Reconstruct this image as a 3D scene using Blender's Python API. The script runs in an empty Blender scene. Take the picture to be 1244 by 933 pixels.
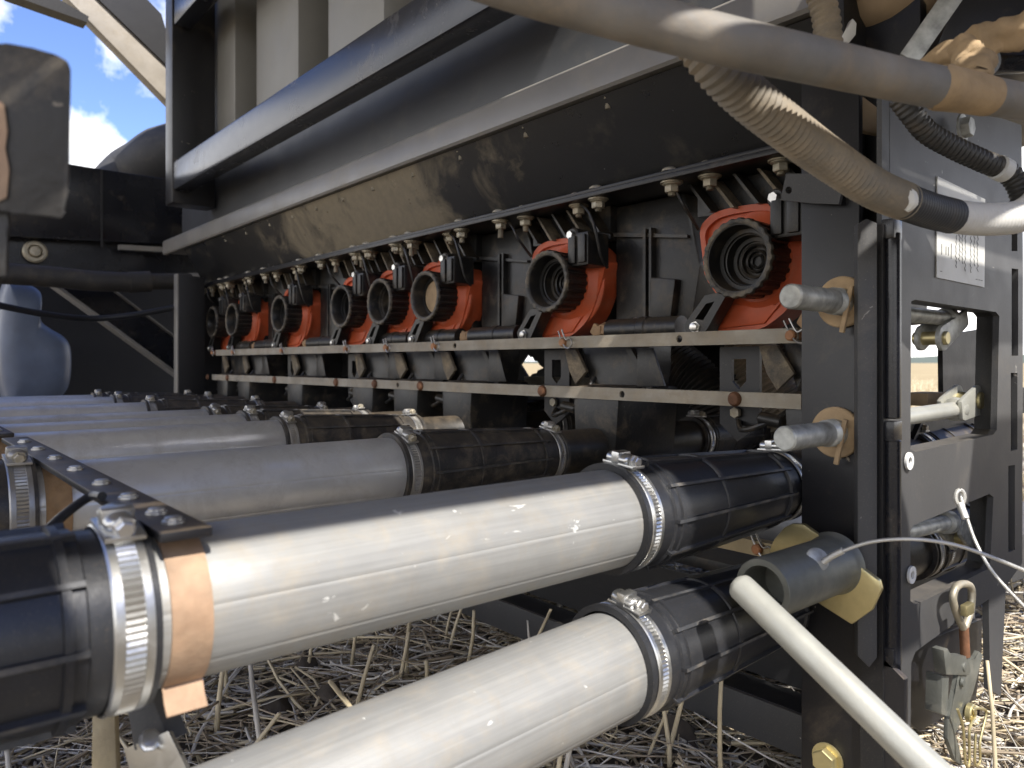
import bpy, bmesh, math, random
from mathutils import Vector, Matrix, noise
from mathutils.geometry import delaunay_2d_cdt
from math import radians, sin, cos, pi, sqrt, atan2, floor
random.seed(7)
C = bpy.context.scene.collection
SC = bpy.context.scene

# ------------------------------------------------------------------ camera
YAW = radians(40.25)
CA, SA = cos(YAW), sin(YAW)
FPX, CX, CY = 912.0, 622.0, 441.0
cam = bpy.data.cameras.new('camera'); camo = bpy.data.objects.new('camera', cam); C.objects.link(camo)
camo.location = (0, 0, 0); camo.rotation_euler = (radians(90), 0, -YAW)
cam.sensor_width = 36; cam.lens = FPX/1244*36; cam.shift_y = -(466.5-CY)/1244
cam.clip_start = .01; cam.clip_end = 20000
cam.dof.use_dof = True; cam.dof.focus_distance = .78; cam.dof.aperture_fstop = 10.5
SC.camera = camo

# ------------------------------------------------------------------ sun, sky, exposure
SUN = Vector((-.25, -1, 1.15)).normalized()
sl = bpy.data.lights.new('sun', 'SUN'); sl.energy = 3.2; sl.angle = radians(.53); sl.color = (1, .95, .88)
so = bpy.data.objects.new('sun', sl); C.objects.link(so)
so.rotation_euler = (-SUN).to_track_quat('-Z', 'Y').to_euler(); so.location = (-2, -8, 9)
W = bpy.data.worlds.new('World'); SC.world = W; W.use_nodes = True
nt = W.node_tree; nt.nodes.clear()
def wn(t, **k):
    n = nt.nodes.new(t)
    for a, b in k.items(): setattr(n, a, b)
    return n
wo = wn('ShaderNodeOutputWorld'); bg = wn('ShaderNodeBackground'); sky = wn('ShaderNodeTexSky')
sky.sky_type = 'NISHITA'; sky.sun_disc = False
sky.sun_elevation = math.asin(SUN.z); sky.sun_rotation = atan2(SUN.x, SUN.y)
sky.air_density = 1.0; sky.dust_density = .1; sky.ozone_density = 3.0
bg.inputs[1].default_value = .14
tc = wn('ShaderNodeTexCoord'); sep = wn('ShaderNodeSeparateXYZ')
nz = wn('ShaderNodeTexNoise'); nz.inputs['Scale'].default_value = 5.5; nz.inputs['Detail'].default_value = 9; nz.inputs['Roughness'].default_value = .58
nt.links.new(tc.outputs['Generated'], nz.inputs['Vector']); nt.links.new(tc.outputs['Generated'], sep.inputs[0])
def wm(op, a, b, clamp=False):
    n = wn('ShaderNodeMath', operation=op, use_clamp=clamp)
    for i, v in enumerate((a, b)):
        if isinstance(v, (int, float)): n.inputs[i].default_value = v
        else: nt.links.new(v, n.inputs[i])
    return n.outputs[0]
# cumulus bank low over the horizon, torn by noise
bank = wm('SUBTRACT', wm('SUBTRACT', .375, wm('MULTIPLY', wm('MINIMUM', sep.outputs[0], .25), .12)), sep.outputs[2])
dens = wm('ADD', wm('MULTIPLY', bank, 6.0), wm('MULTIPLY', wm('SUBTRACT', nz.outputs['Fac'], .5), 5.5))
dens = wm('MULTIPLY', dens, 1.5, True)
nz2 = wn('ShaderNodeTexNoise'); nz2.inputs['Scale'].default_value = 9; nz2.inputs['Detail'].default_value = 6
nt.links.new(tc.outputs['Generated'], nz2.inputs['Vector'])
cr = wn('ShaderNodeValToRGB'); cr.color_ramp.elements[0].color = (3.9, 4.05, 4.4, 1); cr.color_ramp.elements[1].color = (7.4, 7.2, 7.0, 1)
cr.color_ramp.elements[0].position = .36; cr.color_ramp.elements[1].position = .6
nt.links.new(nz2.outputs['Fac'], cr.inputs[0])
mx = wn('ShaderNodeMixRGB'); nt.links.new(dens, mx.inputs[0]); hs = wn('ShaderNodeHueSaturation'); hs.inputs['Hue'].default_value = .517; hs.inputs['Saturation'].default_value = 1.12; hs.inputs['Value'].default_value = .68; nt.links.new(sky.outputs[0], hs.inputs['Color']); nt.links.new(hs.outputs[0], mx.inputs[1]); nt.links.new(cr.outputs[0], mx.inputs[2])
nt.links.new(mx.outputs[0], bg.inputs[0]); nt.links.new(bg.outputs[0], wo.inputs[0])
SC.view_settings.view_transform = 'Standard'; SC.view_settings.look = 'None'
SC.view_settings.gamma = 1; SC.view_settings.use_curve_mapping = False
SC.view_settings.exposure = 1.33
SC.cycles.max_bounces = 8; SC.cycles.use_denoising = True

# ------------------------------------------------------------------ geometry of the view (photo pixels -> points on real planes)
def u_(px): return (px-CX)/FPX
def PX(px, py, X):
    u = u_(px); Y = X*(CA-u*SA)/(SA+u*CA); z = X*SA+Y*CA
    return Vector((X, Y, (CY-py)*z/FPX))
def PY(px, py, Y):
    u = u_(px); X = Y*(SA+u*CA)/(CA-u*SA); z = X*SA+Y*CA
    return Vector((X, Y, (CY-py)*z/FPX))
def PZ(px, py, h):
    z = h*FPX/(CY-py); x = u_(px)*z
    return Vector((x*CA+z*SA, -x*SA+z*CA, h))
def PD(px, py, z):
    x = u_(px)*z
    return Vector((x*CA+z*SA, -x*SA+z*CA, (CY-py)*z/FPX))

# ------------------------------------------------------------------ materials
def M(name, col, rough=.5, metal=0., var=.15, vs=14, dust=0., dcol=(.30, .23, .15), ds=16, bump=.15, bs=180,
      up=0., coat=0., streak=None, rvar=.15, chips=0., chipcol=(.45, .44, .42), fine=0., spec=.5, scuff=0., dedge=.16):
    m = bpy.data.materials.new(name); m.use_nodes = True
    t = m.node_tree; n = t.nodes; L = t.links
    b = n['Principled BSDF']
    def N(ty, **k):
        x = n.new(ty)
        for a, v in k.items(): setattr(x, a, v)
        return x
    def MA(op, a, c, clamp=False):
        x = N('ShaderNodeMath', operation=op, use_clamp=clamp)
        for i, v in enumerate((a, c)):
            if isinstance(v, (int, float)): x.inputs[i].default_value = v
            else: L.new(v, x.inputs[i])
        return x.outputs[0]
    co = N('ShaderNodeTexCoord'); oi = N('ShaderNodeObjectInfo')
    off = N('ShaderNodeVectorMath', operation='ADD'); rr = MA('MULTIPLY', oi.outputs['Random'], 9.0)
    L.new(co.outputs['Object'], off.inputs[0]); L.new(rr, off.inputs[1]); V = off.outputs[0]
    def NZ(scale, det=5, rg=.55, vec=None, dist=0):
        x = N('ShaderNodeTexNoise'); x.inputs['Scale'].default_value = scale; x.inputs['Detail'].default_value = det
        x.inputs['Roughness'].default_value = rg; x.inputs['Distortion'].default_value = dist
        L.new(vec or V, x.inputs['Vector']); return x.outputs['Fac']
    def RAMP(v, a, c):
        x = N('ShaderNodeMapRange', clamp=True); x.inputs[1].default_value = a; x.inputs[2].default_value = c
        L.new(v, x.inputs[0]); return x.outputs[0]
    def MIX(f, a, c):
        x = N('ShaderNodeMixRGB')
        for i, v in enumerate((f, a, c)):
            if isinstance(v, (int, float)): x.inputs[i].default_value = v
            elif isinstance(v, tuple): x.inputs[i].default_value = (*v, 1)
            else: L.new(v, x.inputs[i])
        return x.outputs[0]
    v1 = NZ(vs)
    lo = tuple(c*(1-var) for c in col); hi = tuple(min(1, c*(1+var)) for c in col)
    colr = MIX(RAMP(v1, .3, .7), lo, hi)
    rgh = MA('ADD', rough-rvar/2, MA('MULTIPLY', NZ(vs*2.7), rvar))
    if streak:
        mp = N('ShaderNodeMapping'); mp.inputs['Scale'].default_value = streak
        L.new(V, mp.inputs['Vector'])
        s = NZ(1, 6, .65, mp.outputs[0])
        colr = MIX(RAMP(s, .35, .68), MIX(.16, colr, (0.0, 0.0, 0.0)), colr)
        rgh = MA('ADD', rgh, MA('MULTIPLY', MA('SUBTRACT', s, .5), .12))
    if chips:
        ch = RAMP(NZ(110, 3, .7), .80-chips*.18, .83-chips*.18)
        colr = MIX(ch, colr, chipcol)
    if scuff:
        mp2 = N('ShaderNodeMapping'); mp2.inputs['Scale'].default_value = (38, 70, 70); L.new(V, mp2.inputs['Vector'])
        colr = MIX(MA('MULTIPLY', RAMP(NZ(1, 4, .62, mp2.outputs[0], .8), .715-scuff*.06, .74-scuff*.06), .75), colr, chipcol)
    if fine:
        sp = RAMP(NZ(900, 2, .6), .60, .74)
        colr = MIX(MA('MULTIPLY', sp, fine), colr, dcol)
    if dust or up:
        d = NZ(ds, 8, .68, None, .4)
        amt = RAMP(d, .74-dust*.42-dedge, .74-dust*.42+dedge)
        amt = MA('MULTIPLY', amt, min(.95, .35+dust))
        if up:
            ge = N('ShaderNodeNewGeometry'); sx = N('ShaderNodeSeparateXYZ'); L.new(ge.outputs['Normal'], sx.inputs[0])
            ua = MA('MULTIPLY', RAMP(sx.outputs[2], .3, .95), up)
            ua = MA('MULTIPLY', ua, RAMP(NZ(ds*1.9, 7, .7), .25, .62))
            amt = MA('MAXIMUM', amt, ua)
        grain = RAMP(NZ(420, 3, .7), .3, .7)
        amt = MA('MULTIPLY', amt, MA('ADD', .55, MA('MULTIPLY', grain, .45)), True)
        dc = MIX(RAMP(NZ(60, 4), .3, .7), tuple(c*.7 for c in dcol), tuple(min(1, c*1.2) for c in dcol))
        colr = MIX(amt, colr, dc)
        rgh = MA('ADD', rgh, MA('MULTIPLY', MA('SUBTRACT', .92, rgh), amt))
        if metal:
            L.new(MA('MULTIPLY', metal, MA('SUBTRACT', 1.0, amt)), b.inputs['Metallic'])
    elif metal: b.inputs['Metallic'].default_value = metal
    L.new(colr, b.inputs['Base Color']); L.new(MA('MAXIMUM', rgh, .04), b.inputs['Roughness'])
    b.inputs['Specular IOR Level'].default_value = spec
    if coat:
        b.inputs['Coat Weight'].default_value = coat; b.inputs['Coat Roughness'].default_value = .14
    if bump:
        bp = N('ShaderNodeBump'); bp.inputs['Strength'].default_value = bump; bp.inputs['Distance'].default_value = .002
        L.new(NZ(bs, 6, .65), bp.inputs['Height']); L.new(bp.outputs[0], b.inputs['Normal'])
    return m
DUST = (.30, .225, .14)
MT = dict(
 black   = M('black_paint', (.009, .009, .011), .36, dust=.05, up=.45, dcol=DUST, ds=14, bump=.06, bs=90, chips=.28, scuff=.15, chipcol=(.30, .26, .2), fine=.06),
 blackg  = M('gloss_black_paint', (.012, .013, .017), .22, up=.08, dcol=DUST, bump=.05, bs=60, fine=.12, rvar=.12),
 blackdk = M('matt_black_paint', (.010, .010, .011), .5, bump=.1, fine=.15),
 beam    = M('glossy_beam_paint', (.020, .023, .032), .24, dust=.05, up=.1, dcol=(.35, .30, .22), bump=.025, bs=260, chips=.3, rvar=.12, fine=.08),
 plastic = M('black_plastic', (.013, .013, .013), .38, dust=.16, up=.35, dcol=DUST, ds=34, bump=.15, bs=260, fine=.12, chips=.15),
 dusty   = M('dusty_black_plastic', (.02, .02, .02), .5, dust=.66, up=.9, dcol=(.34, .27, .18), ds=34, bump=.2, bs=260, fine=.4),
 grey    = M('grey_tank_paint', (.20, .195, .18), .45, var=.08, vs=7, dust=.10, dcol=(.30, .27, .21), bump=.05, bs=120, fine=.2),
 greyrim = M('grey_rim_paint', (.20, .19, .172), .36, var=.1, vs=9, dust=.22, dcol=(.30, .26, .19), bump=.06, bs=120, fine=.25),
 slate   = M('slate_tank_paint', (.055, .058, .064), .42, var=.12, vs=7, dust=.10, dcol=(.2, .18, .15), bump=.05),
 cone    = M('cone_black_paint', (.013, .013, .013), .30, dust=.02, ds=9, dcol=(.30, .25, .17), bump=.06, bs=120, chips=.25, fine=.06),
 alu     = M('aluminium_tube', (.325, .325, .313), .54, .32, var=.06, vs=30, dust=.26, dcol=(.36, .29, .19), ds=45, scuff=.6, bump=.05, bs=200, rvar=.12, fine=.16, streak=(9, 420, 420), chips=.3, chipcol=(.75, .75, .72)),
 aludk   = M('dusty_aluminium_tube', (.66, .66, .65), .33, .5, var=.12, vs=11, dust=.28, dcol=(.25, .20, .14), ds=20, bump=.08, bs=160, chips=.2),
 rubber  = M('black_rubber', (.020, .021, .024), .37, dust=.0, up=.0, dcol=DUST, ds=40, bump=.1, bs=240, rvar=.18, fine=.15),
 rubberd = M('dusty_rubber', (.022, .022, .024), .42, dust=.34, up=.3, dcol=(.25, .20, .135), ds=45, bump=.15, bs=240, fine=.3),
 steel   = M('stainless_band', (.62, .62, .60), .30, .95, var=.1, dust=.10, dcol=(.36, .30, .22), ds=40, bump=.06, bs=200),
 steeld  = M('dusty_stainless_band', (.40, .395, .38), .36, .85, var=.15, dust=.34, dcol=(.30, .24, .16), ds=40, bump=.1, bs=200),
 zinc    = M('zinc_plate', (.38, .385, .36), .48, .45, var=.4, vs=90, dust=.14, dcol=(.36, .31, .23), ds=30, bump=.12, bs=240),
 zincdk  = M('dull_zinc', (.17, .175, .155), .45, .5, var=.25, vs=30, dust=.14, dcol=(.30, .26, .19), ds=30, bump=.12, bs=240),
 zincw   = M('pale_zinc_bar', (.42, .42, .375), .46, .4, var=.14, vs=22, dust=.12, dcol=(.45, .38, .26), ds=26, bump=.1, bs=200),
 gold    = M('yellow_zinc_plate', (.60, .52, .28), .38, .85, var=.25, vs=22, dust=.1, dcol=(.40, .32, .2), ds=30, bump=.08, bs=200),
 bolt    = M('dusty_zinc_bolt', (.42, .39, .31), .45, .7, var=.25, vs=60, dust=.45, dcol=(.36, .28, .18), ds=60, bump=.15, bs=400),
 rail    = M('dusty_rail', (.34, .31, .255), .55, .35, var=.22, vs=22, dust=.5, dcol=(.31, .25, .17), ds=30, bump=.25, bs=320, streak=(160, 3, 160)),
 railg   = M('yellow_rail', (.42, .34, .20), .5, .5, var=.2, vs=22, dust=.35, dcol=(.36, .29, .18), ds=30, bump=.2, bs=300),
 red     = M('orange_red_plastic', (.52, .092, .030), .46, var=.2, vs=22, dust=.2, up=.2, dcol=(.34, .22, .15), ds=20, bump=.08, bs=200, fine=.10),
 orange  = M('orange_brown_pin', (.40, .17, .07), .6, var=.25, vs=60, dust=.4, dcol=(.36, .25, .15), ds=50, bump=.2),
 brass   = M('muddy_brass', (.36, .22, .11), .55, .4, var=.3, vs=70, dust=.5, dcol=(.36, .25, .15), ds=50, bump=.3, bs=300),
 rust    = M('rust', (.16, .075, .038), .75, .2, var=.4, vs=60, bump=.3, bs=300),
 tan     = M('tan_strap', (.33, .215, .135), .62, var=.22, vs=60, dust=.35, dcol=(.40, .30, .2), ds=50, bump=.25, bs=240),
 hosedk  = M('dark_dusty_hose', (.03, .028, .026), .6, dust=.2, up=.15, dcol=(.2, .16, .11), ds=18, bump=.15, bs=220),
 hose    = M('grey_dusty_hose', (.19, .18, .165), .6, var=.25, vs=22, scuff=.5, chipcol=(.34, .29, .22), dust=.45, up=.1, dcol=(.31, .24, .16), ds=14, bump=.15, bs=220),
 conduit = M('dusty_conduit', (.17, .155, .13), .6, var=.2, vs=20, dust=.60, dcol=(.37, .29, .19), ds=12, bump=.12, bs=260),
 conblk  = M('black_conduit', (.035, .034, .032), .5, dust=.22, up=.25, dcol=DUST, ds=20, bump=.1, bs=260),
 tape    = M('dark_tape', (.05, .052, .056), .5, dust=.08, dcol=DUST, bump=.1),
 white   = M('white_sleeve', (.62, .61, .58), .55, var=.08, bump=.1, dust=.12, dcol=(.45, .4, .3)),
 paintw  = M('white_paint_mark', (.72, .72, .69), .6, var=.1, bump=.2),
 clay    = M('dry_clay', (.36, .255, .145), .9, var=.3, vs=35, bump=.5, bs=120, rvar=.05),
 tanhouse= M('clay_coated_housing', (.34, .25, .155), .75, var=.2, vs=14, bump=.2, bs=160, dust=.3, dcol=(.38, .28, .17)),
 panel   = M('satin_panel_paint', (.062, .062, .063), .45, var=.12, vs=9, dust=.05, up=.3, dcol=(.33, .28, .21), ds=11, bump=.06, bs=160, chips=.35, scuff=.35, chipcol=(.36, .34, .31), fine=.2, spec=.25),
 decal   = M('decal_sheet', (.60, .60, .57), .45, var=.06, bump=.04, dust=.08, dcol=(.4, .34, .25)),
 lip     = M('dusty_lip', (.022, .022, .022), .5, dust=.42, up=.3, dcol=(.42, .34, .23), ds=40, bump=.2, fine=.3),
 film    = M('reflection_film', (.17, .14, .095), .75, var=.45, vs=26, dust=.3, dcol=(.36, .30, .21), ds=40, bump=.3, bs=120, scuff=.5, chipcol=(.02, .02, .02)),  # tan mixed for the painted reflection on the cone
 blockm  = M('scuffed_rubber', (.022, .021, .020), .55, dust=.3, dcol=(.30, .25, .18), ds=30, bump=.3, bs=200, scuff=.7, chipcol=(.30, .26, .20)),
 strawb  = M('brown_straw', (.38, .31, .22), .8, var=.4, vs=9, bump=.1),
 ridge   = M('pale_rubber_ridge', (.048, .050, .054), .4, var=.3, vs=60, dust=.3, dcol=(.3, .25, .18), ds=50, bump=.05),  # lighter tone set on the sleeve ridges
 ink     = M('decal_ink', (.09, .09, .09), .6, bump=0),
 fender  = M('blue_grey_plastic', (.105, .13, .185), .42, var=.2, vs=9, dust=.04, dcol=(.30, .29, .28), ds=9, bump=.15, bs=120, fine=.4),
 tyre    = M('shade_tyre_rubber', (.045, .046, .05), .65, dust=.2, dcol=(.2, .18, .15), bump=.2),
 wood    = M('shade_board', (.46, .43, .37), .8, bump=.3),
 cable   = M('wire_rope', (.55, .54, .50), .4, .6, bump=.3, bs=900, var=.2),
 yellow  = M('yellow_strip', (.45, .32, .06), .5, dust=.2, dcol=DUST),
 screw   = M('screw_steel', (.66, .65, .62), .3, .9, var=.15, dust=.12, dcol=(.36, .3, .2), ds=60, bump=.1, bs=400),
 hole    = M('shade_black', (.008, .008, .008), .9, bump=0, spec=.05),  # near-black that paints the shade inside the slots
 straw   = M('straw', (.60, .51, .34), .6, var=.35, vs=11, bump=.1),
 strawg  = M('weathered_straw', (.62, .585, .52), .7, var=.4, vs=9, bump=.1),
)

def reflection_patch(m, y0, hw, dc):                                   # tan reflected light painted on one stretch of the cone
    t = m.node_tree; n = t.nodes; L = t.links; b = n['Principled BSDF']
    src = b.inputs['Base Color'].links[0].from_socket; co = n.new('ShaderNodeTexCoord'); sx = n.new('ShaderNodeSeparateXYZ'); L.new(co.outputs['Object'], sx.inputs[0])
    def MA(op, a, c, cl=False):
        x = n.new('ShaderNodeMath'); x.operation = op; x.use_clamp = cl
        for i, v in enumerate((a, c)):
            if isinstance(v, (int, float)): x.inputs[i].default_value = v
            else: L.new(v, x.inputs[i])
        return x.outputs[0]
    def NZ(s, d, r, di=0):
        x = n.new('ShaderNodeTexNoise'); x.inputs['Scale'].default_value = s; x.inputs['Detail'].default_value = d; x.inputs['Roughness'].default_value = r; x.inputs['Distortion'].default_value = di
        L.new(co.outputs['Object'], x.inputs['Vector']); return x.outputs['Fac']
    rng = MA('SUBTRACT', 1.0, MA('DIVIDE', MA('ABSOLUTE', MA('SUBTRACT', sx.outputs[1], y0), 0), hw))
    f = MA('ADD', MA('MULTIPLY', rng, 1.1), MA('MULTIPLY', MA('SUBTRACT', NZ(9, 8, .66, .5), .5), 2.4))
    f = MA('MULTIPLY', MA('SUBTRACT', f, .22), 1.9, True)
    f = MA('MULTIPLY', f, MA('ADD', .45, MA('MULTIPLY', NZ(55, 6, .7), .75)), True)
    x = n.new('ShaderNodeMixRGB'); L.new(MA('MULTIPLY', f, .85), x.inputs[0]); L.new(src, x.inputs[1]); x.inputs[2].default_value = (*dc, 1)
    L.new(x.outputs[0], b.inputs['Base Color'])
reflection_patch(MT['cone'], -.07, .52, (.27, .225, .15))

# ------------------------------------------------------------------ mesh builder
class MB:
    def __init__(s): s.bm = bmesh.new(); s.mi = 0; s.mats = []
    def use(s, m):
        if m not in s.mats: s.mats.append(m)
        s.mi = s.mats.index(m); return s
    def _new(s, faces):
        for f in faces: f.material_index = s.mi
    def box(s, x0, x1, y0, y1, z0, z1, bev=0.): 
        return s.obox(Vector(((x0+x1)/2, (y0+y1)/2, (z0+z1)/2)), (Vector((1, 0, 0)), Vector((0, 1, 0)), Vector((0, 0, 1))), (abs(x1-x0)/2, abs(y1-y0)/2, abs(z1-z0)/2), bev)
    def obox(s, c, ax, hs, bev=0.):
        bm = s.bm; vs = []
        for i in (-1, 1):
            for j in (-1, 1):
                for k in (-1, 1):
                    vs.append(bm.verts.new(c+ax[0]*hs[0]*i+ax[1]*hs[1]*j+ax[2]*hs[2]*k))
        F = [(0, 1, 3, 2), (4, 6, 7, 5), (0, 4, 5, 1), (2, 3, 7, 6), (0, 2, 6, 4), (1, 5, 7, 3)]
        fs = [bm.faces.new([vs[i] for i in f]) for f in F]
        s._new(fs)
        if bev:
            es = list({e for f in fs for e in f.edges})
            r = bmesh.ops.bevel(bm, geom=es, offset=bev, segments=2, affect='EDGES', profile=.6)
            s._new(r['faces'])
        return s
    def bar(s, p, q, w, t, up=Vector((0, 0, 1)), bev=0.):       # rectangular bar p->q, w across, t along up
        p, q = Vector(p), Vector(q); d = (q-p); l = d.length; d.normalize()
        a = d.cross(up).normalized(); b = a.cross(d).normalized()
        return s.obox((p+q)/2, (d, a, b), (l/2, w/2, t/2), bev)
    def prism(s, pts, ext, bev=0.):
        bm = s.bm; ext = Vector(ext)
        a = [bm.verts.new(Vector(p)) for p in pts]; b = [bm.verts.new(Vector(p)+ext) for p in pts]
        n = len(a); fs = [bm.faces.new(a), bm.faces.new(b[::-1])]
        for i in range(n): fs.append(bm.faces.new((a[i], b[i], b[(i+1) % n], a[(i+1) % n])))
        s._new(fs)
        if bev:
            es = list({e for f in fs for e in f.edges})
            r = bmesh.ops.bevel(bm, geom=es, offset=bev, segments=2, affect='EDGES', profile=.6)
            s._new(r['faces'])
        return s
    def plate(s, outer, holes, ext):                              # polygon with holes, extruded
        bm = s.bm; ext = Vector(ext); loops = []
        for lp in [outer]+list(holes): loops.append([bm.verts.new(Vector(p)) for p in lp])
        flat = [v for lp in loops for v in lp]
        ax = max(range(3), key=lambda i: abs(ext[i])); A2 = [i for i in range(3) if i != ax]
        p2 = [Vector((v.co[A2[0]], v.co[A2[1]])) for v in flat]; es = []; k0 = 0; L2 = []
        for lp in loops:
            n = len(lp); es += [(k0+i, k0+(i+1) % n) for i in range(n)]; L2.append(p2[k0:k0+n]); k0 += n
        def ins(p, poly):
            c = False
            for i in range(len(poly)):
                a, b = poly[i-1], poly[i]
                if (a.y > p.y) != (b.y > p.y) and p.x < (b.x-a.x)*(p.y-a.y)/(b.y-a.y)+a.x: c = not c
            return c
        tv, _, tf, ov, _, _ = delaunay_2d_cdt(p2, es, [], 0, 1e-7)
        fs = []
        for t in tf:
            c = sum((tv[i] for i in t), Vector((0, 0)))/len(t)
            if ins(c, L2[0]) and not any(ins(c, h) for h in L2[1:]):
                fs.append(bm.faces.new([flat[ov[i][0]] for i in t]))
        s._new(fs)
        mp = {v: bm.verts.new(v.co+ext) for lp in loops for v in lp}
        nf = []
        for f in fs:
            try: nf.append(bm.faces.new([mp[v] for v in f.verts][::-1]))
            except Exception: pass
        for vs in loops:
            for i in range(len(vs)):
                a, b = vs[i], vs[(i+1) % len(vs)]; nf.append(bm.faces.new((a, b, mp[b], mp[a])))
        s._new(nf); return s
    def tube(s, path, r, n=16, caps=True, smooth=0, rfun=None):
        P = [Vector(p) for p in path]
        R = list(r) if isinstance(r, (list, tuple)) else [r]*len(P)
        if smooth: P, R = spline(P, R, smooth)
        bm = s.bm; rings = []
        t0 = (P[1]-P[0]).normalized(); a = t0.orthogonal().normalized()
        for i, p in enumerate(P):
            t = ((P[min(i+1, len(P)-1)]-P[max(i-1, 0)])).normalized()
            a = (a-t*a.dot(t)).normalized(); b = t.cross(a)
            rr = R[i]*(rfun(i) if rfun else 1)
            rings.append([bm.verts.new(p+(a*cos(2*pi*k/n)+b*sin(2*pi*k/n))*rr) for k in range(n)])
        fs = []
        for i in range(len(rings)-1):
            for k in range(n):
                fs.append(bm.faces.new((rings[i][k], rings[i][(k+1) % n], rings[i+1][(k+1) % n], rings[i+1][k])))
        if caps: fs += [bm.faces.new(rings[0][::-1]), bm.faces.new(rings[-1])]
        s._new(fs); return s
    def lathe(s, o, d, prof, n=32, a0=None, close=False, rot=0.):               # prof: (along, radius)
        bm = s.bm; o = Vector(o); d = Vector(d).normalized(); a = d.orthogonal().normalized() if a0 is None else Vector(a0); b = d.cross(a)
        rings = []
        for (t, r) in prof:
            if r < 1e-6: rings.append([bm.verts.new(o+d*t)])
            else: rings.append([bm.verts.new(o+d*t+(a*cos(2*pi*k/n+rot)+b*sin(2*pi*k/n+rot))*r) for k in range(n)])
        fs = []
        for i in range(len(rings)-1):
            A, B = rings[i], rings[i+1]
            for k in range(n):
                k2 = (k+1) % n
                if len(A) == 1 and len(B) == 1: continue
                if len(A) == 1: fs.append(bm.faces.new((A[0], B[k2], B[k])))
                elif len(B) == 1: fs.append(bm.faces.new((A[k], A[k2], B[0])))
                else: fs.append(bm.faces.new((A[k], A[k2], B[k2], B[k])))
        s._new(fs); return s
    def cyl(s, p, q, r, n=20, bev=0.):
        p, q = Vector(p), Vector(q); l = (q-p).length; b = min(bev, r*.5)
        pr = [(0, 0), (0, r-b), (b, r), (l-b, r), (l, r-b), (l, 0)] if b else [(0, 0), (0, r), (l, r), (l, 0)]
        return s.lathe(p, q-p, pr, n)
    def grid(s, f, nu, nv, cu=False):
        bm = s.bm; V = [[bm.verts.new(f(i, j)) for j in range(nv)] for i in range(nu)]; fs = []
        for i in range(nu if cu else nu-1):
            for j in range(nv-1):
                fs.append(bm.faces.new((V[i][j], V[(i+1) % nu][j], V[(i+1) % nu][j+1], V[i][j+1])))
        s._new(fs); return s
    def hexnut(s, o, d, r, h, rot=0.):
        return s.lathe(o, d, [(0, 0), (0, r*.93), (h*.12, r), (h*.88, r), (h, r*.93), (h, 0)], 6, rot=rot)
    def thread(s, o, d, r, l, pitch=.0016, n=12):
        k = max(4, int(l/pitch*2)); pr = [(0, 0)]+[(l*i/k, r*(1 if i % 2 else .86)) for i in range(k+1)]+[(l, 0)]
        return s.lathe(o, d, pr, n)
    def build(s, name, m=None, parent=None, angle=35, loc=None):
        if m is not None and not s.mats: s.mats = [m]
        me = bpy.data.meshes.new(name)
        o = bpy.data.objects.new(name, me); C.objects.link(o)
        if parent is not None:
            o.parent = parent; off = world_loc(parent)
        else:
            if loc is None:
                xs = [v.co for v in s.bm.verts]; lo = [min(c[i] for c in xs) for i in range(3)]; hi = [max(c[i] for c in xs) for i in range(3)]
                loc = Vector(((lo[0]+hi[0])/2, (lo[1]+hi[1])/2, lo[2]))
            o.location = loc; off = Vector(loc)
        for v in s.bm.verts: v.co -= off
        bmesh.ops.recalc_face_normals(s.bm, faces=s.bm.faces[:])
        s.bm.to_mesh(me); s.bm.free()
        for mm in s.mats: me.materials.append(MT[mm] if isinstance(mm, str) else mm)
        for p in me.polygons: p.use_smooth = True
        me.set_sharp_from_angle(angle=radians(angle))
        return o
def world_loc(o):
    v = Vector(o.location)
    while o.parent: o = o.parent; v += Vector(o.location)
    return v
def spline(P, R, k):
    out, rr = [], []
    n = len(P)
    for i in range(n-1):
        p0, p1, p2, p3 = P[max(i-1, 0)], P[i], P[i+1], P[min(i+2, n-1)]
        for j in range(k):
            t = j/k
            out.append(.5*((2*p1)+(p2-p0)*t+(2*p0-5*p1+4*p2-p3)*t*t+(3*p1-p0-3*p2+p3)*t**3)); rr.append(R[i]*(1-t)+R[i+1]*t)
    out.append(P[-1]); rr.append(R[-1]); return out, rr
def tag(o, label=None, cat=None, group=None, kind=None):
    if label: o['label'] = label
    if cat: o['category'] = cat
    if group: o['group'] = group
    if kind: o['kind'] = kind
    return o
def thing(name, loc, label, cat, group=None):
    o = bpy.data.objects.new(name, None); C.objects.link(o); o.empty_display_size = .02; o.location = Vector(loc)
    return tag(o, label, cat, group)
def one(name, mb, m, label, cat, group=None):
    return tag(mb.build(name, m), label, cat, group)
def copy_tree(o, parent=None, loc=None):
    c = o.copy(); C.objects.link(c)
    if parent: c.parent = parent
    if loc is not None: c.location = loc
    for ch in list(o.children): copy_tree(ch, c)
    return c
def resample(P, step):
    P, _ = spline([Vector(p) for p in P], [1]*len(P), 24)
    out = [P[0]]; acc = 0
    for i in range(1, len(P)):
        a, b = P[i-1], P[i]; l = (b-a).length; t = step-acc
        while t <= l: out.append(a.lerp(b, t/l)); t += step
        acc = l-(t-step)
    return out
def corrugated(mb, path, r, pitch=.004, depth=.09, n=18, r2=None):
    P = resample(path, pitch/4); N_ = len(P)
    R = [(r+((r2 or r)-r)*i/N_)*(1+depth*(.5-abs(((i % 4)/4)-.5)*2)) for i in range(N_)]
    return mb.tube(P, R, n)

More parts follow.
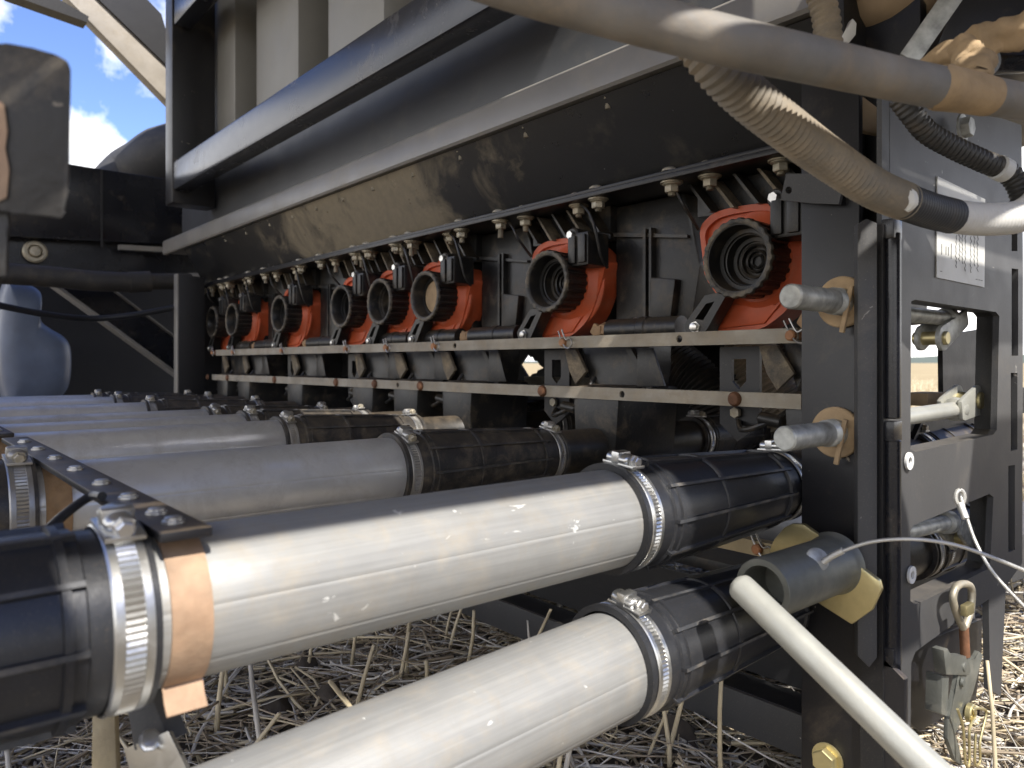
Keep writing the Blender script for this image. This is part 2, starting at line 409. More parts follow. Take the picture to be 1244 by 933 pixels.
# ================================================================== SETTING
GH = -.42
def gz(x, y):
    d = max(0, 1-((x-.8)**2+(y-1)**2)/36)
    v = Vector((x, y, 0))
    return GH+d*(.022*noise.noise(v*3.1)+.016*noise.noise(v*9)+.012*abs(noise.noise(v*21+Vector((3, 1, 0))))-.004)
def ground():
    n = 210; s, k = .6, 9.2
    def w(i): t = (i-n)/n; return (1 if t >= 0 else -1)*s*(math.exp(k*abs(t))-1)
    xs = [w(i)+.8 for i in range(2*n+1)]; ys = [w(i)+1.0 for i in range(2*n+1)]
    vs = [(x, y, gz(x, y)) for x in xs for y in ys]; m_ = 2*n+1
    fs = [(i*m_+j, (i+1)*m_+j, (i+1)*m_+j+1, i*m_+j+1) for i in range(m_-1) for j in range(m_-1)]
    me = bpy.data.meshes.new('ground'); me.from_pydata(vs, [], fs); o = bpy.data.objects.new('ground', me); C.objects.link(o)
    for p in me.polygons: p.use_smooth = True
    m = bpy.data.materials.new('stubble_soil'); m.use_nodes = True; t = m.node_tree; N = t.nodes; L = t.links; b = N['Principled BSDF']
    co = N.new('ShaderNodeTexCoord')
    def NZ(sc, det=6, rg=.6):
        x = N.new('ShaderNodeTexNoise'); x.inputs['Scale'].default_value = sc; x.inputs['Detail'].default_value = det; x.inputs['Roughness'].default_value = rg
        L.new(co.outputs['Object'], x.inputs['Vector']); return x.outputs['Fac']
    def RM(v, a, c):
        x = N.new('ShaderNodeMapRange'); x.inputs[1].default_value = a; x.inputs[2].default_value = c; L.new(v, x.inputs[0]); return x.outputs[0]
    def MX(f, a, c):
        x = N.new('ShaderNodeMixRGB')
        for i, v in enumerate((f, a, c)):
            if isinstance(v, tuple): x.inputs[i].default_value = (*v, 1)
            else: L.new(v, x.inputs[i])
        return x.outputs[0]
    soil = MX(RM(NZ(30), .3, .7), (.085, .072, .058), (.20, .17, .135))
    chaff = MX(RM(NZ(120, 4), .3, .7), (.20, .17, .12), (.36, .30, .20))
    near = MX(RM(NZ(75, 8, .7), .47, .62), soil, chaff)
    # past a few metres the standing stubble closes over the soil
    ge = N.new('ShaderNodeVectorMath'); ge.operation = 'LENGTH'; L.new(co.outputs['Object'], ge.inputs[0])
    far = MX(RM(NZ(.6, 8, .7), .3, .7), (.34, .26, .14), (.46, .37, .21))
    L.new(MX(RM(ge.outputs['Value'], 3, 9), near, far), b.inputs['Base Color'])
    b.inputs['Roughness'].default_value = .95; b.inputs['Specular IOR Level'].default_value = .2
    bp = N.new('ShaderNodeBump'); bp.inputs['Strength'].default_value = .9; bp.inputs['Distance'].default_value = .012
    L.new(NZ(70, 8, .7), bp.inputs['Height']); L.new(bp.outputs[0], b.inputs['Normal'])
    me.materials.append(m); tag(o, kind='structure')
ground()
# wooded ridge on the horizon
def ridge():
    vs, fs = [], []; n = 240
    for i in range(n+1):
        a = -pi/2+2*pi*i/n; R = 2600+500*noise.noise(Vector((cos(a)*2, sin(a)*2, 0)))
        h = 18+26*noise.noise(Vector((cos(a)*5, sin(a)*5, 4)))+9*noise.noise(Vector((cos(a)*30, sin(a)*30, 1)))
        vs += [(R*cos(a), R*sin(a), GH-2), (R*1.02*cos(a), R*1.02*sin(a), max(6, h)), (R*1.3*cos(a), R*1.3*sin(a), GH-2)]
    for i in range(n):
        for j in (0, 1): fs.append((3*i+j, 3*i+3+j, 3*i+4+j, 3*i+1+j))
    me = bpy.data.meshes.new('hills'); me.from_pydata(vs, [], fs); o = bpy.data.objects.new('hills', me); C.objects.link(o)
    me.materials.append(M('far_hills', (.10, .12, .10), .95, vs=.002, var=.3, bump=0)); tag(o, kind='structure')
ridge()
# straw: lying litter and standing stubble, each one mesh
def straws(name, items, mats):
    vs, fs, mi = [], [], []
    for (p, d, l, r, bend, m) in items:
        a = d.orthogonal().normalized(); b = d.cross(a); base = len(vs)
        for s in range(4):
            t = s/3; c = p+d*(l*t)+bend*(t*t)
            for k in range(4):
                th = k*pi/2+.4; vs.append(c+(a*cos(th)+b*sin(th))*r*(1-.25*t))
        for s in range(3):
            for k in range(4):
                fs.append((base+s*4+k, base+s*4+(k+1) % 4, base+s*4+4+(k+1) % 4, base+s*4+4+k)); mi.append(m)
        fs.append((base+12, base+13, base+14, base+15)); mi.append(m)
        fs.append((base+3, base+2, base+1, base)); mi.append(m)
    me = bpy.data.meshes.new(name); me.from_pydata([tuple(v) for v in vs], [], fs)
    for m in mats: me.materials.append(MT[m])
    me.polygons.foreach_set('material_index', mi)
    for p in me.polygons: p.use_smooth = True
    o = bpy.data.objects.new(name, me); C.objects.link(o); return o
rs = random.Random(11)
lit, std = [], []
def scatter_xy(near):
    while True:
        if near: return rs.uniform(-.35, 1.5), rs.uniform(.15, 2.0)
        return rs.uniform(-.5, 5.5), rs.uniform(-.6, 3.5)
for i in range(42000):
    x, y = scatter_xy(i < 34000); q_ = rs.random()
    th = rs.uniform(0, 2*pi); tilt = rs.gauss(0, .16)
    d = Vector((cos(th)*cos(tilt), sin(th)*cos(tilt), sin(tilt))); l = rs.choice((.008, .012, .018, .03, .05, .10, .15))*rs.uniform(.6, 1.3); r = .0006+.0019*rs.random()**1.6
    bend = Vector((rs.gauss(0, .28), rs.gauss(0, .28), rs.gauss(0, .09)))*l
    lit.append((Vector((x, y, gz(x, y)+rs.uniform(.001, .016))), d, l, r, bend, (0 if q_ < .22 else 1 if q_ < .62 else 2)))
for row in range(-6, 30):
    for k in range(95):
        x = -.4+row*.17+rs.gauss(0, .028); y = -.6+k*.04+rs.gauss(0, .02)
        if rs.random() < .28: continue
        t1, t2 = rs.gauss(0, .2), rs.gauss(0, .2)
        if rs.random() < .12: t1 *= 3.5; t2 *= 3.5
        d = Vector((t1, t2, 1)).normalized(); l = rs.uniform(.07, .15)
        std.append((Vector((x, y, gz(x, y)-.005)), d, l, rs.uniform(.0022, .0036), Vector((rs.gauss(0, .14), rs.gauss(0, .14), 0))*l, 0 if rs.random() < .8 else 1))
for i in range(5200):                                             # stubble out in the field seen through the frame
    x = rs.uniform(3, 16); y = rs.uniform(-1.5, 6)*x/10
    std.append((Vector((x, y, GH-.01)), Vector((rs.gauss(0, .15), rs.gauss(0, .15), 1)).normalized(), rs.uniform(.1, .18), .003, Vector((0, 0, 0)), 0))
tag(straws('straw_litter', lit, ['straw', 'strawg', 'strawb']), 'matted straw and chaff lying on the dark soil', 'straw', kind='stuff')
tag(straws('stubble_stalks', std, ['straw', 'strawg']), 'cut stubble stalks standing in rows on the field', 'stubble', kind='stuff')
def clods():
    mb = MB(); bm = mb.bm
    for i in range(420):
        x, y = rs.uniform(-.3, 1.8), rs.uniform(.2, 2.2); r = rs.choice((.005, .008, .012, .018))*rs.uniform(.7, 1.3)
        g = bmesh.ops.create_icosphere(bm, subdivisions=2, radius=r, matrix=Matrix.Translation((x, y, gz(x, y)+r*.2)))
        for v in g['verts']: v.co += Vector((1, 1, .7))*(noise.noise(v.co*(1.1/r))*r*.7+noise.noise(v.co*(2.6/r))*r*.35)
    o = mb.build('soil_clods', M('soil_clod', (.085, .07, .055), .95, var=.35, vs=40, bump=.5, bs=150), angle=80)
    tag(o, 'dark crumbly soil clods among the straw', 'soil', kind='stuff')
clods()

# unseen boards added overhead to shade the row, gaps pass thin sun strips
def shade_boards():
    t = thing('shade_boards', (-.3, .3, .455), 'unseen boards added overhead to shade the tubes and meters', 'shade_boards')
    for (y0, y1, x0, x1) in ((-.25, -.175, -.5, -.06), (-.125, -.104, -.5, -.06), (-.1745, -.1255, -.10, -.06), (-.102, -.037, -.5, 1.7), (-.021, .019, -.5, 1.7), (.0228, .30, -.4, 1.7), (.303, .62, -.35, .50), (.623, .80, -.35, .42), (.803, 1.3, -.35, .05)):
        MB().box(x0, x1, y0, y1, .45, .453).build('added_board', 'wood', t)
    for i in range(10):
        MB().box(-.38, .90, .1+.23*i, .327+.23*i, 1.25, 1.28).build('added_board', 'wood', t)
    MB().prism([(.285, -.3, .74), (.33, -.3, .53), (.33, -.3, .455), (.55, -.3, .455), (.53, -.3, .53), (.49, -.3, .60), (.475, -.3, .64), (.475, -.3, .74)], (0, -.04, 0), bev=.003).build('shade_block', 'blackdk', t)  # added out of view, outline cut to shade the tube and socket
    MB().prism([(.64, -.3, .42), (1.3, -.3, .42), (1.3, -.3, .60), (.69, -.3, .60)], (0, -.01, 0)).build('shade_plate', 'blackdk', t)  # added out of view to shade parts of the panel face
    t = thing('shade_tyre', (1.1, -1.2, -.42), 'unseen black tyre added to keep low sky off the end panel', 'tyre')  # added out of view to block low sky from the panel
    MB().lathe((1.1, -1.0, .33), (0, -1, 0), [(.06, 0), (.06, .36), (0, .40), (.0, .66), (.08, .75), (.42, .75), (.50, .66), (.50, .40), (.44, .36), (.44, 0)], 48).build('tyre', 'tyre', t)  # body of the added tyre out of view
    MB().lathe((1.1, -1.05, .33), (0, -1, 0), [(0, 0), (0, .34), (.02, .36), (.3, .36), (.3, 0)], 40).build('rim', 'grey', t)

shade_boards()

# ================================================================== SEED TANK AND FRAME
def tank():
    t = thing('seed_tank', (1.2, 1.4, .24), 'grey ribbed seed tank hanging over the metering row', 'tank')
    Y0, Y1 = .36, 2.40
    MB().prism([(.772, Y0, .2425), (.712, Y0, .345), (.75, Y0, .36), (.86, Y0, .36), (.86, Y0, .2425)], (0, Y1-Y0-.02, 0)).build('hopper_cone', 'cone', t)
    r = MB().prism([(.702, .33, .346), (.699, .33, .350), (.699, .33, .385), (.703, .33, .391), (.738, .33, .408), (.80, .33, .408), (.80, .33, .352), (.715, .33, .352), (.712, .33, .346)], (0, 2.557-.33, 0)).build('rim', 'greyrim', t)
    for y in (.5, .66, .82, .98, 1.12, 1.26, 1.38, 1.5, 1.62, 1.75, 1.9, 2.05):
        MB().hexnut((.722, y, .346), (0, 0, -1), .0085, .006, rot=y).thread((.722, y, .340), (0, 0, -1), .0045, .012).build('bolt', 'bolt', r)
    MB().box(.742, .80, .33, 2.5, .409, .56).build('lower_wall', 'slate', t)
    mb = MB().box(.88, .89, .33, 2.5, .562, 1.5)
    for (a, b) in ((2.04, 2.25), (1.64, 1.89), (1.257, 1.49), (.87, 1.10), (.48, .71)):
        mb.prism([(.88, a+.004, .562), (.742, a, .562), (.742, b, .562), (.88, b-.004, .562)], (0, 0, .94), bev=.004)
    mb.build('ribbed_wall', 'grey', t)
    MB().box(.90, 1.7, .36, 2.5, .42, 1.5).build('tank_body', 'slate', t)
tank()
def frame():
    t = thing('tank_frame', (.64, 1.3, .47), 'black square tube frame in front of the ribbed tank wall', 'frame')
    MB().box(.62, .667, .30, 2.17, .473, .552, bev=.007).build('lower_beam', 'beam', t)
    MB().box(.62, .667, .60, 2.165, .924, 1.0, bev=.007).build('upper_beam', 'beam', t)
    MB().box(.618, .735, 2.172, 2.235, .44, 1.25, bev=.004).build('post', 'black', t)
    for y in ():
        MB().prism([(.669, y+.034*cos(a), .473+.022*sin(a)) for a in [pi+pi*i/14 for i in range(15)]], (.02, 0, 0), bev=.002).build('lug', 'blackdk', t)
frame()
def plate():
    t = thing('mounting_plate', (.85, 1.3, .232), 'long black bolted flange plate between tank cone and meters', 'plate')
    MB().box(.757, .95, .385, 2.32, .2375, .2420, bev=.001).build('upper_flange', 'black', t)
    MB().box(.753, .95, .385, 2.32, .2300, .2365, bev=.001).build('lower_flange', 'black', t)
    rb = random.Random(3)
    for k in (0, 2, 4, 5, 6, 8, 10, 11):
        for j, dy in enumerate((.107, .057, -.038, -.086)):
            y = .489+.16*k+dy+(.022 if k and j < 2 else 0)
            x = .770+(.010 if j in (1, 2) else 0)
            b = MB(); b.lathe((x, y, .2295), (0, 0, -1), [(0, 0), (0, .0145), (.0018, .0145), (.0018, 0)], 20)
            b.lathe((x, y, .2277), (0, 0, -1), [(0, 0), (0, .0115), (.0015, .0118), (.003, .0095), (.003, 0)], 20)
            b.hexnut((x, y, .2247), (0, 0, -1), .0092, .0085, rot=rb.uniform(0, 1)).thread((x, y, .2162), (0, 0, -1), .0048, rb.choice((.009, .014, .004)))
            b.lathe((x-.004, y, .2422), (0, 0, 1), [(0, 0), (0, .0105), (.0025, .0098), (.005, .006), (.006, 0)], 16)
            b.build('bolt', 'bolt', t)
plate()

# ================================================================== METERING UNITS
KS = (0, 2, 4, 5, 6, 8, 10, 11)
def meter():
    Y0 = .489
    t = thing('metering_unit', (.80, Y0-.05, -.15), '', 'meter', 'red and black metering units in a row under the tank')
    P = lambda X, y, h: Vector((X, Y0+y, h))
    out = [(.086, .165), (.074, .183), (.05, .190), (.0, .189), (-.035, .178), (-.066, .152), (-.070, .136), (-.045, .075), (-.012, .046), (.015, .039), (.056, .039), (.070, .055), (.058, .078), (.079, .113)]
    sm, _ = spline([Vector((a, b, 0)) for a, b in out[-1:]+out+out[:2]], [1]*(len(out)+3), 4); out = [(v.x, v.y) for v in sm[4:-8]]
    mb = MB().prism([P(.806, y, h) for y, h in out], (.034, 0, 0), bev=.003)
    cx_, cy_ = sum(a for a, b in out)/len(out), sum(b for a, b in out)/len(out)
    # raised rim round the housing, then the dished ring the cap sits in
    inn = [(cx_+(a-cx_)*.89, cy_+(b-cy_)*.89) for a, b in out]
    mb.plate([P(.800, y, h) for y, h in out], [[P(.800, y, h) for y, h in inn]], (.008, 0, 0))
    mb.lathe(P(.808, .0, .118), (-1, 0, 0), [(0, .066), (.004, .066), (.0055, .0645), (.006, .060), (.013, .050), (.016, .046), (.016, .03)], 48)
    mb.prism([P(.797, .056, .042), P(.797, .066, .056), P(.797, .052, .074), P(.797, .0, .066), P(.797, -.03, .072), P(.797, -.006, .046)], (.01, 0, 0), bev=.003)
    rh = mb.build('red_housing', 'red', t)
    # round black cap: toothed grip, rolled lip and stepped throat
    c = P(.80, 0, .12); N = 144
    prof = [(0, .0405), (.004, .0415), (.006, .0425), (.036, .0435), (.040, .0435), (.043, .0445), (.047, .0445), (.0495, .043), (.0500, .0405), (.0495, .038), (.046, .0365), (.030, .0355), (.0295, .031), (.026, .0305), (.0255, .029), (.014, .0275), (.0135, .023), (.010, .0225), (.0095, .019), (.004, .018), (.004, .0)]
    def f(i, j):
        a, r = prof[j]; th = 2*pi*i/N; ph = (i % 6)
        if 2 <= j <= 7: r += .0018 if ph in (1, 2, 3) else -.0006
        return c+Vector((-a, cos(th)*r, sin(th)*r))
    cap = MB().use('plastic').grid(f, N, len(prof), cu=True).build('cap', 'plastic', t)
    lp = [(.0462, .0440), (.0470, .0452), (.0492, .0452), (.0512, .0440), (.0516, .0412), (.0506, .0392), (.0472, .0378)]
    def lf(i, j):
        a, r = lp[j]; th = 2*pi*i/N; r += (.0009 if (i % 6) in (1, 2, 3) else -.0003) if j < 4 else 0
        return c+Vector((-a, cos(th)*r, sin(th)*r))
    MB().grid(lf, N, len(lp), cu=True).build('lip', 'lip', cap)
    for a, r in ((.0085, .0205), (.0065, .014), (.0045, .009)):
        MB().lathe(c, (-1, 0, 0), [(a, r), (a+.003, r), (a+.004, r-.0012), (a+.003, r-.003), (a, r-.003)], 40).build('throat_ring', 'plastic', cap)
    # upper latch block with its bolt
    lb = MB().box(.762, .806, Y0-.074, Y0-.034, .138, .186, bev=.004)
    lb.box(.758, .764, Y0-.071, Y0-.057, .142, .182, bev=.002).box(.758, .764, Y0-.051, Y0-.037, .142, .182, bev=.002)
    lb.cyl(P(.764, -.040, .184), P(.80, -.040, .184), .011, 20, .002)
    lb = lb.build('latch_block', 'plastic', t)
    MB().hexnut(P(.763, -.040, .184), (-1, 0, 0), .0062, .005).build('bolt', 'screw', lb)
    ar = MB()
    q = [P(.768, .022, .086), P(.768, .056, .082), P(.768, .086, .048), P(.768, .082, .034), P(.768, .058, .034), P(.768, .052, .042)]
    hl = [P(.768, .042, .074), P(.768, .054, .072), P(.768, .070, .054), P(.768, .058, .052)]
    ar.plate(q, [hl], (.022, 0, 0)); ar.prism([Vector((v.x+.016, v.y, v.z)) for v in hl], (.004, 0, 0))
    ar = ar.build('latch_arm', 'plastic', t)
    MB().lathe(P(.768, .070, .044), (-1, 0, 0), [(0, .0075), (.0012, .0075), (.0012, .0055), (.005, .0055), (.0055, .0045), (.0055, 0)], 6).build('bolt', 'screw', ar)
    # black housing beside the red one
    bd = MB()
    bd.prism([P(.826, -.068, .228), P(.826, -.068, .04), P(.826, -.20, .045), P(.826, -.216, .13), P(.826, -.20, .20), P(.826, -.19, .228)], (.10, 0, 0), bev=.004)
    bd.prism([P(.815, -.128, .185), P(.815, -.128, .04), P(.815, -.133, .04), P(.815, -.133, .10), P(.815, -.133, .187)], (.02, 0, 0))
    bd.prism([P(.815, -.139, .187), P(.815, -.139, .04), P(.815, -.143, .04), P(.815, -.143, .187)], (.02, 0, 0))
    bd.prism([P(.819, -.07, .190), P(.819, -.07, .184), P(.819, -.20, .166), P(.819, -.20, .170)], (.02, 0, 0))
    bd.prism([P(.812, -.143, .118), P(.812, -.186, .112), P(.812, -.178, .06), P(.812, -.143, .055)], (.02, 0, 0), bev=.003)
    bd = bd.build('side_housing', 'plastic', t)
    MB().lathe(P(.816, -.118, .058), (-1, 0, 0), [(0, .006), (.006, .006), (.0075, .004), (.0075, 0)], 14).build('screw', 'screw', bd)
    br = MB().lathe(P(.795, -.085, .046), (0, -1, 0), [(0, 0), (0, .013), (.002, .0155), (.058, .0155), (.060, .017), (.072, .017), (.074, .0155), (.125, .0155), (.126, 0)], 28).build('barrel', 'plastic', t)
    w = MB().hexnut(P(.795, -.084, .046), (0, 1, 0), .013, .012, .4).box(.782, .80, Y0-.079, Y0-.062, .039, .053, bev=.003)
    w.prism([P(.79, -.066, .03), P(.79, -.05, .045), P(.79, -.058, .058), P(.79, -.074, .05)], (.008, 0, 0), bev=.002)
    w.build('wing_nut', 'brass', br)
    # stiffening fins under the flange
    for i in range(5):
        y = .098-.033*i
        MB().prism([P(.790, y, .2285), P(.790, y-.004, .2285), P(.790, y-.036, .188), P(.790, y-.031, .188)], (.05, 0, 0)).build('fin', 'dusty' if i % 2 else 'plastic', t)
    MB().prism([P(.815, .10, .229), P(.815, .10, .19), P(.815, -.068, .18), P(.815, -.068, .229)], (.02, 0, 0)).build('fin_web', 'plastic', t)
    MB().tube([P(.776, .118, .228), P(.772, .10, .214), P(.774, .09, .196), P(.80, .088, .17)], .0022, 8, smooth=6).build('strap', 'plastic', t)
    MB().tube([P(.772, -.050, .228), P(.766, -.072, .212), P(.766, -.084, .186), P(.776, -.086, .15), P(.79, -.085, .135)], .0024, 8, smooth=6).build('strap', 'plastic', t)
    # tapering spout to the tube below
    sp = MB()
    sp.prism([P(.79, -.03, .028), P(.79, -.16, .028), P(.79, -.158, .0), P(.79, -.150, -.045), P(.79, -.138, -.10), P(.79, -.070, -.10), P(.79, -.064, -.05)], (.05, 0, 0), bev=.004)
    sp.prism([P(.782, -.125, .02), P(.782, -.135, .02), P(.782, -.172, -.032), P(.782, -.163, -.036)], (.014, 0, 0))
    sp.prism([P(.780, -.112, -.045), P(.780, -.106, -.045), P(.780, -.134, -.11), P(.780, -.140, -.11)], (.014, 0, 0))
    sp.cyl(P(.765, -.118, -.075), P(.80, -.118, -.075), .009, 16, .002)
    sp.lathe(P(.79, -.075, -.068), (0, -1, 0), [(0, 0), (0, .0085), (.05, .0085), (.05, .0055), (.045, .0055), (.045, 0)], 16)
    sp = sp.build('spout', 'plastic', t)
    MB().lathe(P(.764, -.118, -.075), (-1, 0, 0), [(0, .0055), (.002, .0055), (.003, .0035), (.003, 0)], 16).build('screw', 'screw', sp)
    MB().prism([P(.776, -.012, .02), P(.776, -.035, .02), P(.776, -.056, -.012), P(.776, -.035, -.031), P(.776, -.022, -.012)], (.006, 0, 0), bev=.001).build('gusset', 'dusty', t)
    MB().prism([P(.774, -.035, -.046), P(.774, -.07, -.046), P(.774, -.095, -.10), P(.774, -.06, -.102)], (.02, 0, 0), bev=.002).build('gusset', 'dusty', t)
    MB().prism([P(.778, -.150, .02), P(.778, -.175, .02), P(.778, -.195, -.03), P(.778, -.148, -.032)], (.004, 0, 0), bev=.001).build('gusset', 'plastic', t)
    # small bracket, loose cable and bolts in the clutter under the rail
    bp = MB().plate([P(.798, .055, .02), P(.798, .0, .02), P(.798, .0, -.075), P(.798, .03, -.095), P(.798, .055, -.075)], [[P(.798, .038, .005), P(.798, .018, .005), P(.798, .018, -.022), P(.798, .028, -.032), P(.798, .038, -.022)]], (.005, 0, 0)).build('bracket', 'black', t)
    MB().hexnut(P(.797, .03, -.06), (-1, 0, 0), .007, .006, .3).build('bolt', 'bolt', bp)
    MB().tube([P(.80, .03, -.07), P(.77, .005, -.078), P(.762, -.03, -.068), P(.77, -.055, -.05), P(.79, -.06, -.02)], .0032, 8, smooth=6).build('cable', 'plastic', t)
    MB().cyl(P(.765, -.02, -.062), P(.765, -.05, -.066), .0075, 14, .002).build('plug', 'plastic', t)
    # through pipe and its elbowed neck
    MB().lathe((.655, Y0-.104, -.117), (1, 0, 0), [(0, .026), (0, .029), (.09, .029), (.10, .035), (.20, .035), (.21, .029), (.36, .029), (.36, .026)], 40).build('pipe', 'plastic', t)
    MB().prism([P(.742, -.060, -.03), P(.742, -.150, -.03), P(.742, -.142, -.13), P(.742, -.066, -.13)], (.13, 0, 0), bev=.012).build('neck', 'plastic', t)
    return t
m0 = meter()
mlab = ['red metering unit closest to the slotted end panel, wide open dusty cap', 'red metering unit standing alone second from the end panel, bright sunless red face',
        'metering unit with brown clay packed in its cap, third from the end panel', 'metering unit with black empty cap just left of the clay packed one',
        'metering unit fifth from the end panel, leftmost of the close trio', 'metering unit standing alone left of the close trio, white scalloped cap rim',
        'small far metering unit second from the far post, thin pale cap rim', 'farthest metering unit next to the dark far post, dull brown cap']
for i, k in enumerate(KS):
    o = m0 if i == 0 else copy_tree(m0, loc=Vector(m0.location)+Vector((0, .16*k, 0)))
    o['label'] = mlab[i]
    if k == 4:
        y = .489+.16*k
        MB().lathe((.7745, y, .12), (-1, 0, 0), [(0, .030), (.003, .0285), (.006, .017), (.0045, .008), (.005, 0)], 28).build('clay_plug', 'clay', o)
# the first unit stops at the end panel: its far side is cut back there
for c in list(m0.children):
    b = c.name.split('.')[0]
    if b == 'gusset' and min(v.co.y for v in c.data.vertices)+m0.location.y < .33: bpy.data.objects.remove(c); continue
    for d in [c]+list(c.children):
        if min(v.co.y for v in d.data.vertices)+m0.location.y < .352:
            d.data = d.data.copy()
            for v in d.data.vertices: v.co.y = max(v.co.y, .352-m0.location.y)

# ================================================================== RAILS
def rail(name, Y0, Y1, X, h, m, label, pins, holes, heads, grp):
    t = thing(name, (X, (Y0+Y1)/2, h-.008), label, 'rail', grp)
    hs = []
    pts = [(X-.007, Y0, h-.008), (X-.007, Y0, h+.008), (X-.007, Y1, h+.008), (X-.007, Y1, h-.008)]
    hl = [[(X-.007, y+.0045*cos(a), h+.0045*sin(a)) for a in [2*pi*i/14 for i in range(14)]] for y in holes]
    MB().plate(pts, hl, (.003, 0, 0)).box(X-.004, X+.007, Y0, Y1, h+.005, h+.008).box(X-.004, X+.007, Y0, Y1, h-.008, h-.005).build('bar', m, t)
    for y in pins:
        p = MB().cyl((X-.013, y, h), (X+.012, y, h), .0058, 14, .0015).build('pin', 'orange', t)
        c = Vector((X-.010, y-.004, h))
        MB().tube([c+Vector((0, .012, .016)), c+Vector((-.001, .004, .002)), c+Vector((-.002, -.004, -.007)), c+Vector((-.003, -.013, -.008)), c+Vector((-.003, -.018, -.001)), c+Vector((-.002, -.012, .006)), c+Vector((0, -.003, .004)), c+Vector((.001, .006, .018))], .0012, 6, smooth=5).build('clip', 'steeld', p)
    for y in heads:
        MB().lathe((X-.0072, y, h), (-1, 0, 0), [(0, .0085), (.002, .0082), (.0045, .006), (.0055, 0)], 18).build('rivet', 'rust', t)
yk = [.489+.16*k for k in KS]
rail('meter_rail', .408, 2.18, .745, .029, 'rail', 'upper dusty pinned rail running under the red meters', [.414]+[y-.05 for y in yk[1:]], [.56, 1.02], [], 'dusty rails across the meters')
rail('meter_rail', .404, 2.21, .745, -.0406, 'rail', 'lower dusty riveted rail running across the black spouts', [], [.651, 1.2], [y-.006 for y in yk], 'dusty rails across the meters')
rail('meter_rail', .40, 1.15, .742, -.203, 'railg', 'yellowish lower rail with an R clip above the lower aluminium tube', [.452], [], [], None)

# ================================================================== AIR TUBES, SLEEVES, CLAMPS
def tube_ob(X0, X1, Y, h, m, label, grp, r=.0365):
    N = 180; pr = [(0, r-.003), (0, r-.0004), (.0006, r), ((X1-X0)*.25, r), ((X1-X0)*.5, r), ((X1-X0)*.75, r), (X1-X0-.0006, r), (X1-X0, r-.0004), (X1-X0, r-.003)]
    seam = [int(a/2) for a in (170, 214, 60)]
    def f(i, j):
        a, q = pr[j]; th = 2*pi*i/N
        for s in seam:
            if i == s: q -= .00035
            elif i == s+1: q += .0002
        return Vector((X0+a, Y+q*cos(th), h+q*sin(th)))
    b = MB().grid(f, N, len(pr), cu=True)
    return one('air_tube', b, m, label, 'tube', grp)
def sleeve(X0, X1, Y, h, r0, r1, m, label, grp, flip=False):
    L_ = X1-X0
    def R(u, ph):
        r = r0+(r1-r0)*min(1, max(0, (u-.12)/.76))
        if u < .02 or u > .98: return r+.0012
        if u < .13 or u > .87: return r-.0006
        e = .0008 if u < .42 else 0
        if min(ph, 1-ph) < .047: e = .0030
        for c in (.165, .42, .835):
            if abs(u-c) < .0085: e = max(e, .0022)
        return r+.0008+e
    PH = (0, .045, .058, .2, .35, .5, .65, .8, .942, .955)
    th_ = [(k+p)*2*pi/10 for k in range(10) for p in PH]; N = len(th_)
    us = sorted(set([i/20 for i in range(21)]+[.018, .022, .128, .132, .155, .157, .173, .175, .410, .412, .428, .430, .825, .827, .843, .845, .868, .872, .978, .982]))
    def f(i, j):
        u = us[j]; r = R(u, PH[i % 10])
        return Vector((X0+L_*u, Y+r*cos(th_[i]), h+r*sin(th_[i])))
    b = MB().use(m); b.grid(f, N, len(us), cu=True); b.use('ridge')
    for k, fc in enumerate(b.bm.faces):
        i, j = divmod(k, len(us)-1)
        um = (us[j]+us[j+1])/2; ring = m != 'rubber'
        if .13 < um < .87 and (i % 10 in (0, 9) or (i // 10 % 3 == 0 and abs(um-.42) < .0085)): fc.material_index = 1
    b.use(m)
    for X, r in ((X0, r0), (X1, r1)):
        b.lathe((X, Y, h), (1, 0, 0), [(0, r+.0012), (0, .0369 if r > .036 else r-.004), (.004 if X == X0 else -.004, .0367 if r > .036 else r-.004)], 60)
    return one('rubber_sleeve', b, m, label, 'sleeve', grp)
def clamp(X, Y, h, r, m, label, grp, w=.0135, ang=pi/2, side=-1, slots=True):
    t = thing('hose_clamp', (X, Y, h-r), label, 'clamp', grp)
    N = 180; W = [-.5, -.44, -.24, -.23, .23, .24, .44, .5]
    def f(i, j):
        th = 2*pi*i/N; rr = r+.0011
        if j in (0, 7): rr = r+.0003
        if slots and j in (3, 4) and i % 2 == 0: rr -= .0008
        return Vector((X+W[j]*w, Y+rr*cos(th), h+rr*sin(th)))
    MB().grid(f, N, 8, cu=True).build('band', m, t, angle=25)
    rad = Vector((0, cos(ang), sin(ang))); tan = Vector((0, sin(ang), -cos(ang)))*-1; ax = Vector((1, 0, 0))
    if side > 0: tan = -tan
    c = Vector((X, Y, h))+rad*(r+.0050)
    hb = MB()
    def hf(i, j):
        q = (-1, -.96, -.8, .8, .96, 1)[j]; s = (0, .8, 1, 1, .8, 0)[j]; th = 2*pi*i/20
        return c+tan*(q*.0105)+(ax*cos(th)*min(w, .0135)*.5+rad*max(-.9, sin(th))*.0046)*s
    hb.grid(hf, 20, 6, cu=True); hb.obox(c-rad*.0036+tan*.003, (ax, tan, rad), (w*.5, .015, .0011), .0005)
    hb.obox(c+rad*.001, (ax, tan, rad), (min(w, .0135)*.53, .0038, .0046), .0015)
    hs = hb.build('screw_housing', m, t, angle=50)
    sc = MB().lathe(c+tan*.0105, tan, [(0, .0036), (.0025, .0036), (.0025, .0052), (.0032, .0052), (.0032, .0040), (.0068, .0040), (.0073, .0033), (.0073, 0)], 6)
    sc.build('screw', 'screw' if m != 'steeld' else 'bolt', t)
    return t
ordn = ['nearest', 'second nearest', 'third nearest', 'fourth nearest', 'fifth nearest', 'sixth nearest', 'second farthest', 'farthest']
HT = -.117
